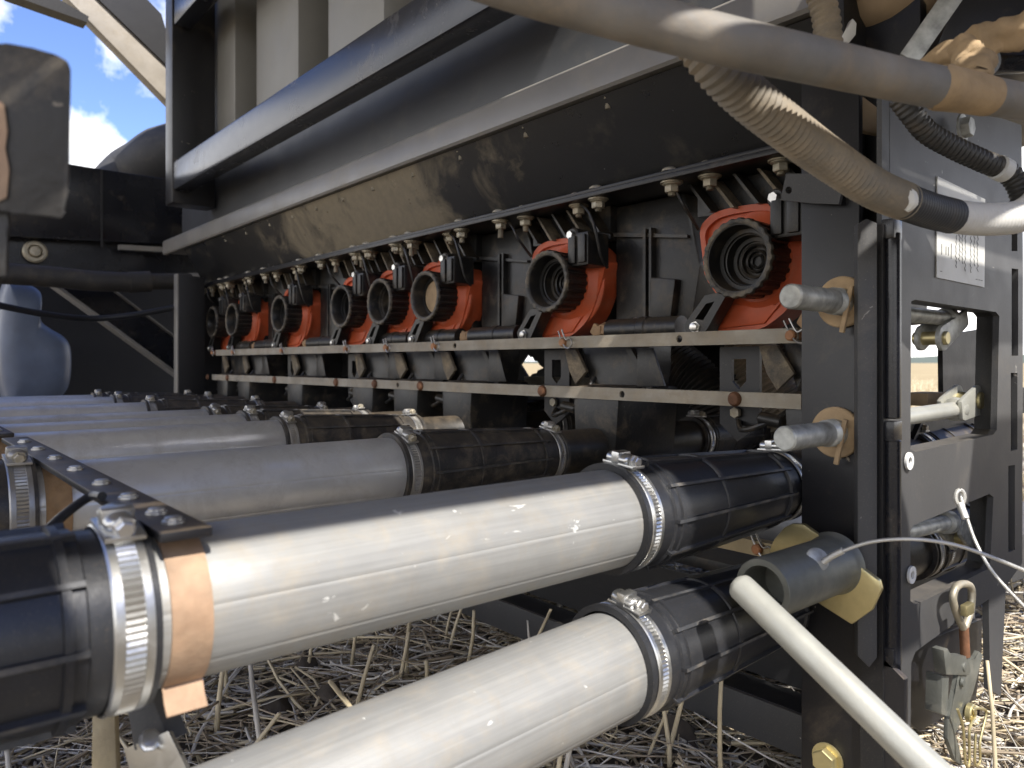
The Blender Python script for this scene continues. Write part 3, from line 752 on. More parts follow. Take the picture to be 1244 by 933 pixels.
for i, k in enumerate(KS):
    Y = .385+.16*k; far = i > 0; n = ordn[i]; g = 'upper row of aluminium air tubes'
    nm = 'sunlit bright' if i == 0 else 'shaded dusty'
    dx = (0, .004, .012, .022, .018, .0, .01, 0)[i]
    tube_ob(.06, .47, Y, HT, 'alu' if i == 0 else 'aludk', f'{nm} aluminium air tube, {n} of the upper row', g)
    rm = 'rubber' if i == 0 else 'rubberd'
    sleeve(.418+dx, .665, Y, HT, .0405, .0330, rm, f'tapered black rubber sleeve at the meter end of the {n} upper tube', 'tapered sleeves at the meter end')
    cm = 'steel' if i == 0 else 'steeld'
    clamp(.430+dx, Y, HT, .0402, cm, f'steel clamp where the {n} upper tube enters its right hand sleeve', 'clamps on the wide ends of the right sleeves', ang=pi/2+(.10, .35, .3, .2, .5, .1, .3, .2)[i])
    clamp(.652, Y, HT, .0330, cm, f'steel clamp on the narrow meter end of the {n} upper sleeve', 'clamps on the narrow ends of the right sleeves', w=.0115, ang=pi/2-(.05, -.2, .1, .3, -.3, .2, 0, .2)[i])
    if i < 4:
        sleeve(-.12, .094, Y, HT, .040, .0415, rm, f'black rubber sleeve on the left end of the {n} upper tube', 'sleeves at the left end')
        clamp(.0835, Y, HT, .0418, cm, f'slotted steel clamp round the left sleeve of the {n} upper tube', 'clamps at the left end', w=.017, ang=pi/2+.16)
    if i < 6:
        sleeve(.955, 1.13, Y, HT, .033, .037, 'rubberd', f'black sleeve beyond the {n} meter, seen behind the row', 'sleeves behind the meters')
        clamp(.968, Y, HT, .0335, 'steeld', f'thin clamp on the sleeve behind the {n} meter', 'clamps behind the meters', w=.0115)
YL, HL = .365, -.215
lt = tube_ob(.0, .46, YL, HL, 'alu', 'bright aluminium air tube of the lower row, in the foreground', None); lt.rotation_euler.y = -.050; lt.location.z -= .010
sleeve(.398, .655, YL, HL, .0405, .0335, 'rubber', 'tapered black sleeve on the lower foreground tube, behind the pale lever', None)
clamp(.4125, YL, HL, .0402, 'steel', 'sunlit slotted clamp on the lower foreground tube', None, ang=pi/2+.12)
clamp(.640, YL, HL, .0335, 'steel', 'clamp on the narrow end of the lower sleeve beside the zinc socket', None, w=.0115, ang=pi/2+.1)
MB_ = MB().lathe((.64, YL, HL), (1, 0, 0), [(0, .026), (0, .029), (.30, .029), (.30, .026)], 36)
one('outlet_pipe', MB_, 'plastic', 'short black pipe carrying the lower tube line behind the end panel', 'pipe')
sleeve(.90, 1.08, YL, HL, .033, .036, 'rubberd', 'black sleeve of the lower tube line seen through the panel opening', None)
clamp(.915, YL, HL, .0338, 'steeld', 'clamp of the lower tube line seen through the panel opening', None, w=.0115)
clamp(.945, YL, HL, .0345, 'steeld', 'second clamp of the lower tube line through the panel opening', None, w=.0115)

# flat bars and straps holding the upper tubes at their left end
def topbar(Y0, Y1, x0, label, bolts):
    t = thing('tube_bar', (x0+.011, (Y0+Y1)/2, -.080), label, 'bar', 'flat bars bolted over the tubes')
    MB().box(x0, x0+.0225, Y0, Y1, -.0795, -.0750, bev=.0009).build('flat_bar', 'black', t)
    for y in bolts:
        MB().lathe((x0+.011, y, -.0750), (0, 0, 1), [(0, .0052), (.0012, .0052), (.0016, .004), (.0026, .004), (.003, .003), (.003, 0)], 14).build('bolt', 'screw', t)
topbar(.352, .905, .0955, 'dark flat bolted bar over the left ends of the nearest tubes', (.372, .40, .455, .52, .60, .68, .76, .84))
topbar(.96, 2.3, .0905, 'farther dark flat bolted bar over the distant tubes', (1.0, 1.1, 1.25, 1.4, 1.6, 1.8))
def strap(Y, label, h=HT, m='tan', x=.1080, w=.0178, a0=1.45, a1=3.9, flare=True, r=.0378):
    a0, a1 = a0, a1
    pts = []
    n = 26
    for i in range(n+1):
        a = a0+(a1-a0)*i/n; rr = r+(.0012 if i == 0 else 0)
        pts.append((Y+rr*cos(a), h+rr*sin(a)))
    y0, z0 = pts[0]; pts = [(y0+.004, -.0800), (y0-.003, -.0808)]+pts[1:]
    if flare:
        y1, z1 = pts[-1]; pts += [(y1-.003, z1-.006), (y1-.0075, z1-.0105)]
    bm = MB()
    def f(i, j):
        p = pts[min(i, len(pts)-1)]; q = pts[min(i+1, len(pts)-1)]; q0 = pts[max(i-1, 0)]
        d = Vector((0, q[0]-q0[0], q[1]-q0[1])).normalized(); nn = Vector((0, -d.z, d.y))
        t = .0013; s = ((-1, 0), (1, 0), (1, 1), (-1, 1), (-1, 0))[j]
        return Vector((x+s[0]*w/2, p[0], p[1]))+nn*(t*s[1])
    bm.grid(f, len(pts), 5)
    one('tube_strap', bm, m, label, 'strap', 'straps hooked round the tubes')
strap(.385, 'tan hooked strap round the nearest upper tube, flared at its end', a0=pi/2-.05, a1=pi+.95)
for i, k in enumerate(KS[1:5]):
    strap(.385+.16*k, f'brown dusty strap round the {ordn[i+1]} upper tube under the flat bar', m='brass', a0=pi/2, a1=pi+1.0, flare=False)
# lower left hangers
def hangers():
    p = [PD(150, 838, .40), PD(176, 826, .40), PD(206, 900, .385), PD(163, 912, .385)]
    b = MB().prism(p, Vector((.01, .002, 0)), bev=.0006)
    t = thing('hanger_plate', PD(180, 940, .39), 'dark and grey bent hanger plate with a bolt below the left clamp', 'bracket')
    b.build('upper_leaf', 'panel', t)
    q = [PD(150, 910, .392), PD(204, 888, .372), PD(232, 945, .36), PD(165, 965, .38)]
    lo = MB().prism(q, Vector((.003, .003, -.002)), bev=.0006).build('lower_leaf', 'steel', t)
    MB().lathe(PD(182, 900, .377), (PD(0, 0, 0)-PD(182, 900, .377)).normalized()*.5+Vector((0, -.4, .6)), [(0, .0055), (.0015, .0055), (.0022, .0042), (.0035, .004), (.0042, 0)], 8).build('bolt', 'screw', t)
    one('hanger_strap', MB().prism([PD(112, 862, .44), PD(139, 862, .44), PD(142, 950, .42), PD(111, 950, .42)], Vector((.003, .003, 0)), bev=.0006), 'railg', 'yellowish strap hanging below the left clamp', 'strap')
hangers()
one('wire', MB().tube([PX(40, 662, .06), PX(75, 628, .075), PX(108, 604, .09), PX(124, 603, .094)], .0026, 10, smooth=6), 'rubber', 'thin black wire bending up to the flat bar by the left clamp', 'wire')

# ================================================================== BOTTOM FRAME
def bottom():
    t = thing('bottom_frame', (.72, .8, GH), 'black angle iron frame close to the ground under the tubes', 'frame')
    MB().box(.680, .686, .322, 2.2, -.381, -.340, bev=.001).build('angle_face', 'panel', t)
    MB().box(.6865, .727, .322, 2.2, -.3445, -.340, bev=.001).build('angle_top', 'blackdk', t)
    MB().prism([(.733, .36, -.339), (.733, .36, -.25), (.733, .80, -.25), (.733, .86, -.27), (.733, .885, -.30), (.733, .89, -.339)], (.006, 0, 0)).build('web', 'blackdk', t)
    MB().box(.63, .70, .26, .322, -.415, -.338, bev=.002).build('corner_block', 'panel', t)
    one('tray', MB().box(.80, 1.25, .42, 1.4, -.262, -.247, bev=.002), 'conblk', 'dark rubber topped tray under the row between the lower beams', 'tray')
    one('edge_bar', MB().box(.765, .797, .40, 1.35, -.302, -.286, bev=.001), 'tan', 'tan bar along the front edge of the dark tray', 'bar')
bottom()
def rear():
    X = 1.16
    hole = [PX(a+7, b, X) for a, b in ((625, 443), (634, 430), (637, 434), (640, 434), (642, 438), (646, 439), (648, 443), (653, 447), (646, 450), (645, 453), (640, 454), (635, 459))]
    o = [(X, .58, .32), (X, 2.4, .32), (X, 2.4, -.20), (X, .58, -.20)]
    one('rear_plate', MB().plate(o, [hole], (.006, 0, 0)), 'blackdk', 'black plate closing the row behind the meters, small jagged opening', 'plate')
    one('rear_rail', MB().box(1.05, 1.06, .44, 1.2, -.045, -.028, bev=.001), 'rail', 'second dusty rail behind the black spouts', 'rail')
    g = 'thick ribbed hoses behind the meters'
    for i, (p, lab) in enumerate([([(1.05, .52, -.15), (1.0, .60, -.03), (1.0, .64, .08), (1.05, .66, .22)], 'thick brown ribbed hose behind the nearest meter'),
                   ([(1.08, .70, -.16), (1.04, .74, -.04), (1.03, .84, .05), (1.06, .9, .2)], 'thick ribbed hose behind the spouts of the second meter'),
                   ([(1.1, .60, -.02), (1.02, .64, .06), (.98, .68, .12), (1.02, .8, .16)], 'thick ribbed hose seen in the gap beside the open cap')]):
        one('ribbed_hose', corrugated(MB(), p, .036, .007, .12, 24), 'conduit' if i == 0 else 'conblk', lab, 'hose', g)
rear()

# ================================================================== END PANEL
YP = .2716
def endpanel():
    t = thing('slotted_post', (.75, .28, -.42), 'satin black slotted end panel with a drawing plate', 'panel')
    # face with two large openings and slots in its outer edge
    o = [(1081, 118), (1150, 120), (1241, 152), (1243, 330), (1242, 684), (1222, 712), (1216, 846), (1203, 838), (1201, 728), (1125, 782), (1112, 792), (1107, 806), (1105, 990), (1081, 1000)]
    W1 = [(1107, 366), (1112, 364), (1210, 379), (1214, 384), (1211, 522), (1207, 528), (1112, 549), (1106, 546)]
    W2 = [(1106, 645), (1110, 638), (1202, 600), (1207, 604), (1203, 685), (1199, 692), (1112, 735), (1106, 730)]
    S = [[(1229, 326), (1237, 327), (1237, 432), (1229, 433)], [(1228, 453), (1236, 453), (1236, 546), (1228, 548)], [(1225, 566), (1233, 565), (1233, 668), (1225, 671)], [(1229, 225), (1236, 226), (1236, 305), (1229, 305)]]
    q = lambda l: [PY(a, b, YP) for a, b in l]
    MB().plate(q(o), [q(W1), q(W2)]+[q(s) for s in S], (0, .006, 0)).build('face', 'panel', t, angle=20)
    e = MB()
    for s in S:                                                   # near-black boxes paint the shade inside the slots
        a, b = PY(s[0][0]-2, s[0][1]-3, YP+.0065), PY(s[2][0]+3, s[2][1]+3, YP+.0065)
        e.box(a.x, b.x, YP+.0085, YP+.03, b.z, a.z)
    e.build('slot_shade', 'hole', t)
    # side plate facing the tubes, stepped at its foot
    MB().prism([(.620, .2880, .26), (.620, .2880, -.225), (.620, .2520, -.250), (.620, .2520, -.42), (.620, .3390, -.42), (.620, .3390, .26)], (.006, 0, 0), bev=.0008).build('side_plate', 'black', t)
    # folded corner: flat edge strip, slotted return and the rod behind it
    top, bot = .112, -.236
    MB().prism([(.603, .2815, top), (.603, .2815, bot), (.607, .2740, bot-.008), (.612, .2700, bot), (.612, .2700, top), (.607, .2760, top+.004)], (.006, .006, 0), bev=.0008).build('edge_strip', 'panel', t)
    c = MB()
    c.box(.618, .624, .268, .2865, -.42, top).build('return', 'blackdk', t); MB().box(.6245, .6405, .2718, .276, -.42, .25).build('return', 'panel', t)
    r = MB().cyl((.628, .2650, .105), (.628, .2650, -.045), .0065, 20, .001).cyl((.628, .2650, -.062), (.628, .2650, -.30), .0065, 20, .001)
    for z in (.110, -.053, -.235): r.box(.620, .636, .2605, .2705, z-.010, z+.006, bev=.001)
    r.build('hinge_rod', 'blackg', t)
    # window returns
    w = MB()
    for W in (W1, W2):
        for i in range(len(W)):
            a, b = PY(*W[i], YP+.0062), PY(*W[(i+1) % len(W)], YP+.0062)
            d = (b-a).normalized(); n = d.cross(Vector((0, 1, 0))); mid = sum((PY(*x, YP) for x in W), Vector())/len(W)
            if n.dot(mid-a) > 0: n = -n
            w.obox((a+b)/2+n*.0022+Vector((0, .011, 0)), (d, n, Vector((0, 1, 0))), ((b-a).length/2+.001, .002, .011))
    w.build('window_lip', 'panel', t)
    # drawing plate with line drawings
    D = [(1139, 214), (1197, 242), (1196, 349), (1138, 337)]
    d = MB().prism([PY(a, b, YP-.0012) for a, b in D], (0, .001, 0)).build('drawing_plate', 'decal', t)
    ink = MB(); rr = random.Random(5)
    def Q(s, v): 
        a = Vector((D[0][0]+(D[1][0]-D[0][0])*s, D[0][1]+(D[1][1]-D[0][1])*s, 0)); b = Vector((D[3][0]+(D[2][0]-D[3][0])*s, D[3][1]+(D[2][1]-D[3][1])*s, 0))
        p = a.lerp(b, v); return PY(p.x, p.y, YP-.0014)
    for s in (.10, .19, .24, .30): 
        ink.tube([Q(s, .62+.06*rr.random()), Q(s, .80-.05*rr.random())], .00028, 4)
    for s in (.40, .47, .53, .59, .71, .78, .85):
        a, b = rr.uniform(.42, .52), rr.uniform(.78, .9); n = 14
        ink.tube([Q(s+.018*((-1)**i)*rr.random(), a+(b-a)*i/n) for i in range(n+1)], .00024, 4)
    for v in (.25, .30, .35):
        ink.tube([Q(.25+i*.03, v+.008*((-1)**i)*rr.random()) for i in range(18)], .00022, 4)
    for s, v in ((.08, .93), (.82, .93), (.88, .93), (.93, .93)): ink.tube([Q(s, v), Q(s+.03, v)], .0003, 4)
    ink.build('line_drawing', 'ink', d)
    # welded foot: bolt and white mark
    b = PX(1006, 922, .6195)
    MB().lathe(b, (-1, 0, 0), [(0, .0135), (.002, .0135), (.002, 0)], 24).hexnut(b-Vector((.002, 0, 0)), (-1, 0, 0), .0105, .008, .3).build('bolt', 'gold', t)
    for (px, py) in ((1106, 698), (1103, 560)):
        c = PY(px, py, YP-.001); MB().lathe(c, (0, -1, 0), [(0, .0075), (.002, .0075), (.002, .0035), (0, .0035)], 20).build('washer', 'paintw', t)
endpanel()
def pin(px, py, X1, label, ang):
    b = PX(px, py, .6195)
    t = thing('threaded_pin', b+Vector((-.03, 0, -.02)), label, 'pin', 'zinc pins through the side plate')
    MB().lathe(b, (-1, 0, 0), [(0, .0215), (.003, .0215), (.004, .0205), (.004, .011), (.004, 0)], 40).build('washer', 'clay', t)
    L_ = b.x-X1
    pr = [(.004, 0), (.004, .0115), (.010, .0115)]+[(.010+i*.0011, .0102 if i % 2 else .0112) for i in range(10)]+[(.024, .0098), (L_-.0012, .0098), (L_, .0086), (L_, 0)]
    MB().lathe(b, (-1, 0, 0), pr, 32).build('shank', 'zinc', t)
    c = b+Vector((-.010, 0, 0))
    MB().bar(c+Vector((0, -.012, .012)), c+Vector((0, -.004, -.026)), .004, .0035, Vector((1, 0, 0)), .0008).build('cotter', 'clay', t)
pin(1024, 367, .535, 'upper zinc pin sticking out of the side plate', 0)
pin(1017, 525, .535, 'lower zinc pin sticking out of the side plate', 0)

# links behind the openings
def clevis(label, rod, eye, re, neck, m, Y=.305, eye2=None):
    e = PY(*eye, Y); t = thing('clevis_link', e-Vector((0, 0, .02)), label, 'clevis', 'clevis links in the panel openings')
    s = .7/912
    a, b = PY(*rod[0], Y), PY(*rod[1], Y)
    MB().cyl(a, b, rod[2], 20, .001).lathe(b, (b-a), [(-.012, rod[2]), (-.010, rod[2]*1.45), (0, rod[2]*1.55), (.004, rod[2]*1.3), (.004, 0)], 22).build('rod', m, t)
    for dy in (-.011, .009):
        o = []
        n = PY(*neck, Y); d = (e-n).normalized(); p = d.cross(Vector((0, 1, 0)))
        for i in range(15):
            th = -pi/2+pi*i/14; o.append(e+d*(re*cos(th))+p*(re*sin(th)))
        w = re*.72
        o += [n+p*w, n-d*.006+p*w*.8, n-d*.006-p*w*.8, n-p*w]
        MB().prism([v+Vector((0, dy, 0)) for v in o], (0, .0045, 0), bev=.001).build('fork_arm', m, t)
    MB().cyl(e+Vector((0, -.0145, 0)), e+Vector((0, .018, 0)), re*.55, 22, .001).build('cross_pin', 'gold', t)
clevis('grey clevis hanging in the top of the upper panel opening', ((1092, 381), (1152, 387), .0075), (1133, 411), .0125, (1160, 388), 'zinc')
clevis('pale sunlit clevis and rod in the lower part of the upper opening', ((1090, 508), (1162, 497), .0082), (1176, 486), .0165, (1158, 497), 'zincw')
clevis('grey clevis in the lower panel opening', ((1090, 648), (1152, 634), .008), (1173, 655), .0135, (1158, 641), 'zinc')
one('stud_bolt', MB().cyl(PY(1136, 484, .36), PY(1162, 482, .36), .006, 16).thread(PY(1136, 484, .36), (1, 0, 0), .0068, .03).box(PY(1110, 0, .36).x, PY(1137, 0, .36).x, .345, .375, PY(1120, 492, .36).z, PY(1120, 477, .36).z, bev=.001), 'clay', 'tan stud bolt and block beside the sunlit clevis', 'bolt')
def innerplates():
    Y = .372
    q = lambda l: [PY(a, b, Y) for a, b in l]
    one('inner_plate', MB().prism(q([(1145, 408), (1180, 402), (1218, 396), (1222, 555), (1140, 560), (1105, 545), (1120, 512), (1146, 492)]), (0, .006, 0)), 'blackdk', 'black plate behind the upper opening beside the pale clevis', 'plate')
    one('inner_plate', MB().prism(q([(1160, 612), (1218, 590), (1216, 720), (1105, 760), (1105, 690), (1158, 676)]), (0, .006, 0)), 'blackdk', 'black plate behind the lower opening', 'plate')
    one('latch_plate', MB().prism([PY(a, b, .30) for a, b in ((1106, 786), (1193, 752), (1193, 790), (1186, 850), (1118, 888), (1106, 878))], (0, .006, 0), bev=.001), 'black', 'black plate behind the toggle latch', 'plate')
    one('cross_beam', MB().box(1.25, 3.2, .45, .56, -.408, -.318, bev=.003), 'panel', 'dark beam lying low beyond the end panel', 'beam')
    one('side_stay', MB().prism([PY(a, b, .40) for a, b in ((1107, 500), (1125, 540), (1250, 500), (1250, 470))], (0, .004, 0)), 'blackdk', 'black stay crossing behind the panel openings', 'stay')
innerplates()

# toggle latch with its eye loop and R pin
def latch():
    Y = .258; s = .3142
    q = lambda a, b, y=Y: PY(900+a*s, 640+b*s, y)
    t = thing('toggle_latch', q(860, 930), 'grey toggle latch with rusty eye loop and R pin', 'latch')
    MB().tube([q(862, 395), q(836, 340), q(820, 280), q(828, 240), (q(850, 222)), q(880, 224), q(893, 250), q(888, 320), q(872, 370), q(862, 395)], .0034, 12, smooth=6).build('eye_loop', 'bolt', t)
    MB().cyl(q(862, 388), q(868, 500), .0042, 14).build('shank', 'rust', t)
    MB().prism([q(785, 478, Y-.002), q(800, 470, Y-.002), q(815, 500, Y-.002), q(880, 500, Y-.002), q(890, 560, Y-.002), q(880, 575, Y-.002), q(795, 572, Y-.002)], (0, .010, 0), bev=.0008).build('bridge', 'zincdk', t)
    MB().prism([q(850, 510), q(905, 515), q(920, 480), q(938, 495), q(900, 640), q(862, 740), q(826, 800), q(850, 880), q(862, 925), q(830, 905), q(800, 820), q(803, 745), q(830, 640)], (0, .004, 0), bev=.001).build('lever', 'zincdk', t)
    MB().prism([q(780, 575, Y+.002), q(806, 578, Y+.002), q(800, 735, Y+.002), q(776, 725, Y+.002)], (0, .014, 0), bev=.001).build('side_plate', 'zincdk', t)
    for a, b in ((860, 540), (855, 600)): MB().lathe(q(a, b, Y-.001), (0, -1, 0), [(0, .0045), (.002, .004), (.0028, 0)], 16).build('rivet', 'zincdk', t)
    MB().lathe(q(878, 716, Y-.002), (0, -1, 0), [(0, .0085), (.004, .0085), (.005, .0075), (.005, 0)], 24).build('pin_head', 'gold', t)
    Y2 = Y-.008
    MB().tube([q(838, 705, Y2), q(860, 780, Y2), q(868, 910, Y2), q(884, 912, Y2), q(884, 785, Y2), q(905, 735, Y2), q(900, 705, Y2), q(940, 705, Y2), q(948, 730, Y2), q(925, 830, Y2), q(925, 905, Y2), q(905, 915, Y2), q(908, 800, Y2)], .0012, 8, smooth=6).build('r_pin', 'gold', t)
    MB().box(q(862, 0, Y2).x, q(890, 0, Y2).x, Y2-.003, Y2+.003, q(0, 850, Y2).z, q(0, 785, Y2).z, bev=.001).build('collar', 'gold', t)
latch()

# socket, yellow plate, lever and wire ropes
def socket():
    Y, h = .298, -.164
    t = thing('socket_lever', (.55, Y, h-.03), 'pale round lever crossing a zinc socket with yellow flange', 'lever')
    pl = [(938, 668), (944, 654), (956, 640), (966, 635), (980, 636), (1004, 654), (1071, 704), (1074, 715), (1062, 740), (1038, 757), (997, 731)]
    MB().prism([PX(a, b, .598) for a, b in pl], (-.005, 0, 0), bev=.0012).build('flange_plate', 'gold', t)
    MB().lathe((.596, Y, h), (-1, 0, 0), [(0, .0262), (.003, .0240), (.008, .0225), (.105, .0222), (.106, .0215), (.106, .0170), (.075, .0165), (.075, 0)], 48).build('socket', 'zincdk', t)
    p0, p1 = PD(896, 709, .520), PD(1180, 984, .395)
    d = (p1-p0).normalized(); L_ = (p1-p0).length
    MB().lathe(p0, d, [(-.0015, 0), (-.001, .006), (.0015, .0088), (.004, .0095), (L_*.5, .0095), (L_, .0095), (L_, 0)], 32).build('lever_bar', 'zincw', t)
    c = PD(985, 676, .565)
    MB().lathe(PD(992, 680, .566), Vector((-.5, -.75, .5)), [(0, .009), (.002, .0088), (.003, .007), (.003, 0)], 20).build('rivet', 'zinc', t)
    one('wire_rope', MB().tube([PD(1000, 683, .556), PD(1020, 671, .55), PD(1060, 658, .54), (PD(1110, 655, .53)), PD(1160, 662, .525), PD(1210, 679, .52), PD(1275, 706, .52)], .0013, 10, smooth=8).tube([PD(1000, 683, .556), PD(1010, 676, .553), PD(1024, 669, .549)], .0024, 12, smooth=3), 'cable', 'pale wire rope arching from the zinc socket', 'rope')
    one('wire_rope', MB().tube([PD(1167, 600, .63), PD(1172, 620, .625), PD(1186, 660, .615), PD(1210, 700, .60), PD(1265, 758, .585)], .0013, 10, smooth=8).tube([PD(1166, 612, .628), PD(1173, 630, .622)], .003, 12).tube([PD(1166+9*sin(a)*.6, 604-9*cos(a), .628) for a in [i*2*pi/12 for i in range(13)]], .0018, 8), 'cable', 'wire rope with an eye hanging down the panel face', 'rope')
socket()

# ================================================================== HOSES AND CLUTTER UPPER RIGHT
one('thick_hose', MB().tube([PD(520, -52, .36), PD(640, -14, .36), PD(720, 8, .365), PD(822, 35, .375), PD(900, 54, .385), PD(1000, 76, .41), PD(1090, 96, .44), PD(1140, 106, .455)], .0123, 28, smooth=10), 'hose', 'thick grey dusty hose crossing in front of the tank', 'hose')
one('hose_joint', MB().tube([PD(1140, 106, .455), PD(1146, 107, .456), PD(1170, 111, .466), PD(1200, 117, .476)], [.0133, .0135, .0128, .0122], 28, smooth=6), 'clay', 'clay caked joint collar on the thick grey hose', 'joint')
one('hose_end', MB().tube([PD(1180, 113, .47), PD(1220, 120, .485), PD(1260, 127, .50)], [.0118, .0118, .0118], 28, smooth=6), 'hose', 'clay caked hose end joined to the thick grey hose', 'hose')
one('conduit', corrugated(MB(), [PD(842, 40, .43), PD(868, 78, .43), PD(905, 115, .44), PD(955, 155, .46), PD(1005, 192, .49), PD(1060, 228, .52), PD(1102, 246, .545)], .0129, .0048, .13, 22), 'conduit', 'dusty ribbed conduit sweeping down from behind the grey hose', 'conduit')
one('conduit_tape', corrugated(MB().use('tape'), [PD(1096, 243.5, .541), PD(1104, 247, .545), PD(1130, 256, .558), PD(1158, 263, .568)], .0130, .0030, .03, 22).use('paintw').tube([PD(1098, 231, .528), PD(1105, 238, .527), PD(1106, 247, .528), PD(1100, 256, .53)], [.003, .005, .005, .002], 8, smooth=4), 'tape', 'dark tape wound on the ribbed conduit, white paint mark', 'tape')
one('conduit_sleeve', corrugated(MB(), [PD(1156, 262.5, .567), PD(1185, 266, .575), PD(1215, 266, .58), PD(1240, 262, .585), PD(1262, 246, .59), PD(1285, 215, .60)], .0125, .0030, .03, 22), 'white', 'white sunlit sleeve continuing the taped conduit', 'conduit')
one('conduit', corrugated(MB(), [PD(1092, 118, .60), PD(1110, 142, .60), PD(1128, 162, .605), PD(1160, 180, .61), PD(1195, 196, .615), PD(1222, 208, .62), PD(1238, 228, .62), PD(1246, 260, .62)], .0088, .0042, .1, 18), 'conblk', 'black ribbed conduit curving in front of the panel top', 'conduit')
one('paint_band', MB().tube([PD(1212, 203, .616), PD(1221, 207.5, .619)], .0099, 20), 'paintw', 'white painted band on the black ribbed conduit', 'band')
one('conduit', corrugated(MB(), [PD(990, -25, .60), PD(998, 0, .60), PD(1004, 25, .60), (PD(1007, 60, .60))], .0105, .0055, .13, 18), 'conduit', 'short brown ribbed conduit dropping from the top', 'conduit')
one('yellow_strip', MB().prism([PD(1016, 85, .66), PD(1023, 85, .66), PD(1022, 156, .66), PD(1016, 156, .66)], Vector((.002, .002, 0))), 'yellow', 'narrow yellow strip hanging below the grey hose', 'strip')
one('metal_tab', MB().prism([PD(1024, 108, .68), PD(1042, 112, .68), PD(1068, 132, .69), PD(1078, 160, .69), PD(1068, 163, .69), PD(1024, 154, .68)], Vector((.004, .006, 0)), bev=.001), 'tanhouse', 'tan folded metal tab below the grey hose', 'tab')
one('metal_tab', MB().prism([PD(1020, 50, .70), PD(1036, 22, .70), PD(1041, 28, .70), PD(1040, 42, .70), PD(1030, 54, .70)], Vector((.004, .006, 0)), bev=.001), 'paintw', 'pale metal tab above the grey hose', 'tab')
def housing():
    c = PD(1082, -6, .74); d = Vector((-.12, -.1, -1)).normalized()
    t = thing('motor_housing', c+Vector((0, 0, -.05)), 'clay coated round motor housing at the top right', 'motor')
    MB().lathe(c-d*.10, d, [(0, 0), (0, .052), (.10, .052), (.118, .049), (.132, .040), (.139, .025), (.141, 0)], 40).build('shell', 'tanhouse', t)
    MB().lathe(c-d*.035+Vector((.03, .03, 0)), d, [(0, .05), (0, .066), (.03, .066), (.046, .055), (.046, 0)], 40).build('collar', 'blackdk', t)
    one('pale_strap', MB().bar(PD(1104, 72, .60), PD(1182, -40, .60), .016, .003, (PD(0, 0, 0)-PD(1140, 20, .6)).normalized(), .0008), 'zinc', 'pale metal strap slanting beside the motor housing', 'strap')
    t2 = thing('mud_bracket', PD(1190, 90, .55), 'dark bracket with a thick clay ledge at the top right', 'bracket')
    MB().prism([PD(1128, 82, .66), PD(1172, -30, .66), PD(1330, -40, .66), PD(1330, 70, .66), PD(1190, 70, .66)], Vector((.05, .06, 0)), bev=.003).build('web', 'black', t2)
    def blob(path, rad, amp, seed):
        P, R = spline([Vector(p) for p in path], rad, 10); b = MB(); n = 20
        def f(i, j):
            p = P[j]; tt = (P[min(j+1, len(P)-1)]-P[max(j-1, 0)]).normalized(); a = tt.orthogonal().normalized(); bb = tt.cross(a)
            dd = a*cos(2*pi*i/n)+bb*sin(2*pi*i/n)
            q = p+dd*R[j]; return p+dd*R[j]*(1+amp*noise.noise(q*70+Vector((seed, 0, 0)))+amp*.5*noise.noise(q*170))
        return b.grid(f, n, len(P), cu=True)
    b = blob([PD(1118, 78, .56), PD(1150, 66, .55), PD(1185, 56, .54), PD(1225, 42, .53), PD(1290, 18, .52)], [.003, .008, .0115, .011, .012], .5, 1).build('clay_ledge', 'clay', t2, angle=80)
    b = blob([PD(1168, 62, .52), PD(1184, 76, .50), PD(1186, 92, .485), PD(1184, 101, .48)], [.010, .0115, .008, .003], .45, 3).build('clay_lump', 'clay', t2, angle=80)
    MB().cyl(PD(1205, 76, .55), PD(1290, 72, .56), .0085, 20).build('rod', 'blackg', t2)
    b = blob([PD(1148, 82, .47), PD(1160, 95, .462), PD(1172, 108, .461), PD(1176, 118, .462)], [.002, .007, .0085, .003], .5, 9)
    one('clay_clump', b, 'clay', 'clump of dry clay stuck on the joint of the thick hose', 'clay')
housing()
def uprights():
    t = thing('frame_upright', (.72, .33, .05), 'black upright plate between tank end and end panel', 'upright')
    MB().box(.735, .75, .285, .375, .12, .60, bev=.002).build('web', 'black', t)
    MB().box(.69, .735, .335, .341, .12, .60, bev=.001).build('rib', 'blackdk', t)
    c = PY(1168, 156, .262); MB().hexnut(c, Vector((0, -1, 0)), .0095, .009, .2).lathe(c, (0, -1, 0), [(0, .013), (.002, .013), (.002, 0)], 20).build('bolt', 'zinc', t)
    hole = [PX(958+4*cos(a), 231+4.5*sin(a), .610) for a in [2*pi*i/12 for i in range(12)]]
    one('tag_plate', MB().plate([PX(a, b, .610) for a, b in ((955, 211), (990, 211), (1026, 217), (1019, 248), (986, 247), (948, 243))], [hole], (.004, 0, 0)), 'panel', 'grey steel tag with a small hole above the nearest meter', 'tag')
uprights()

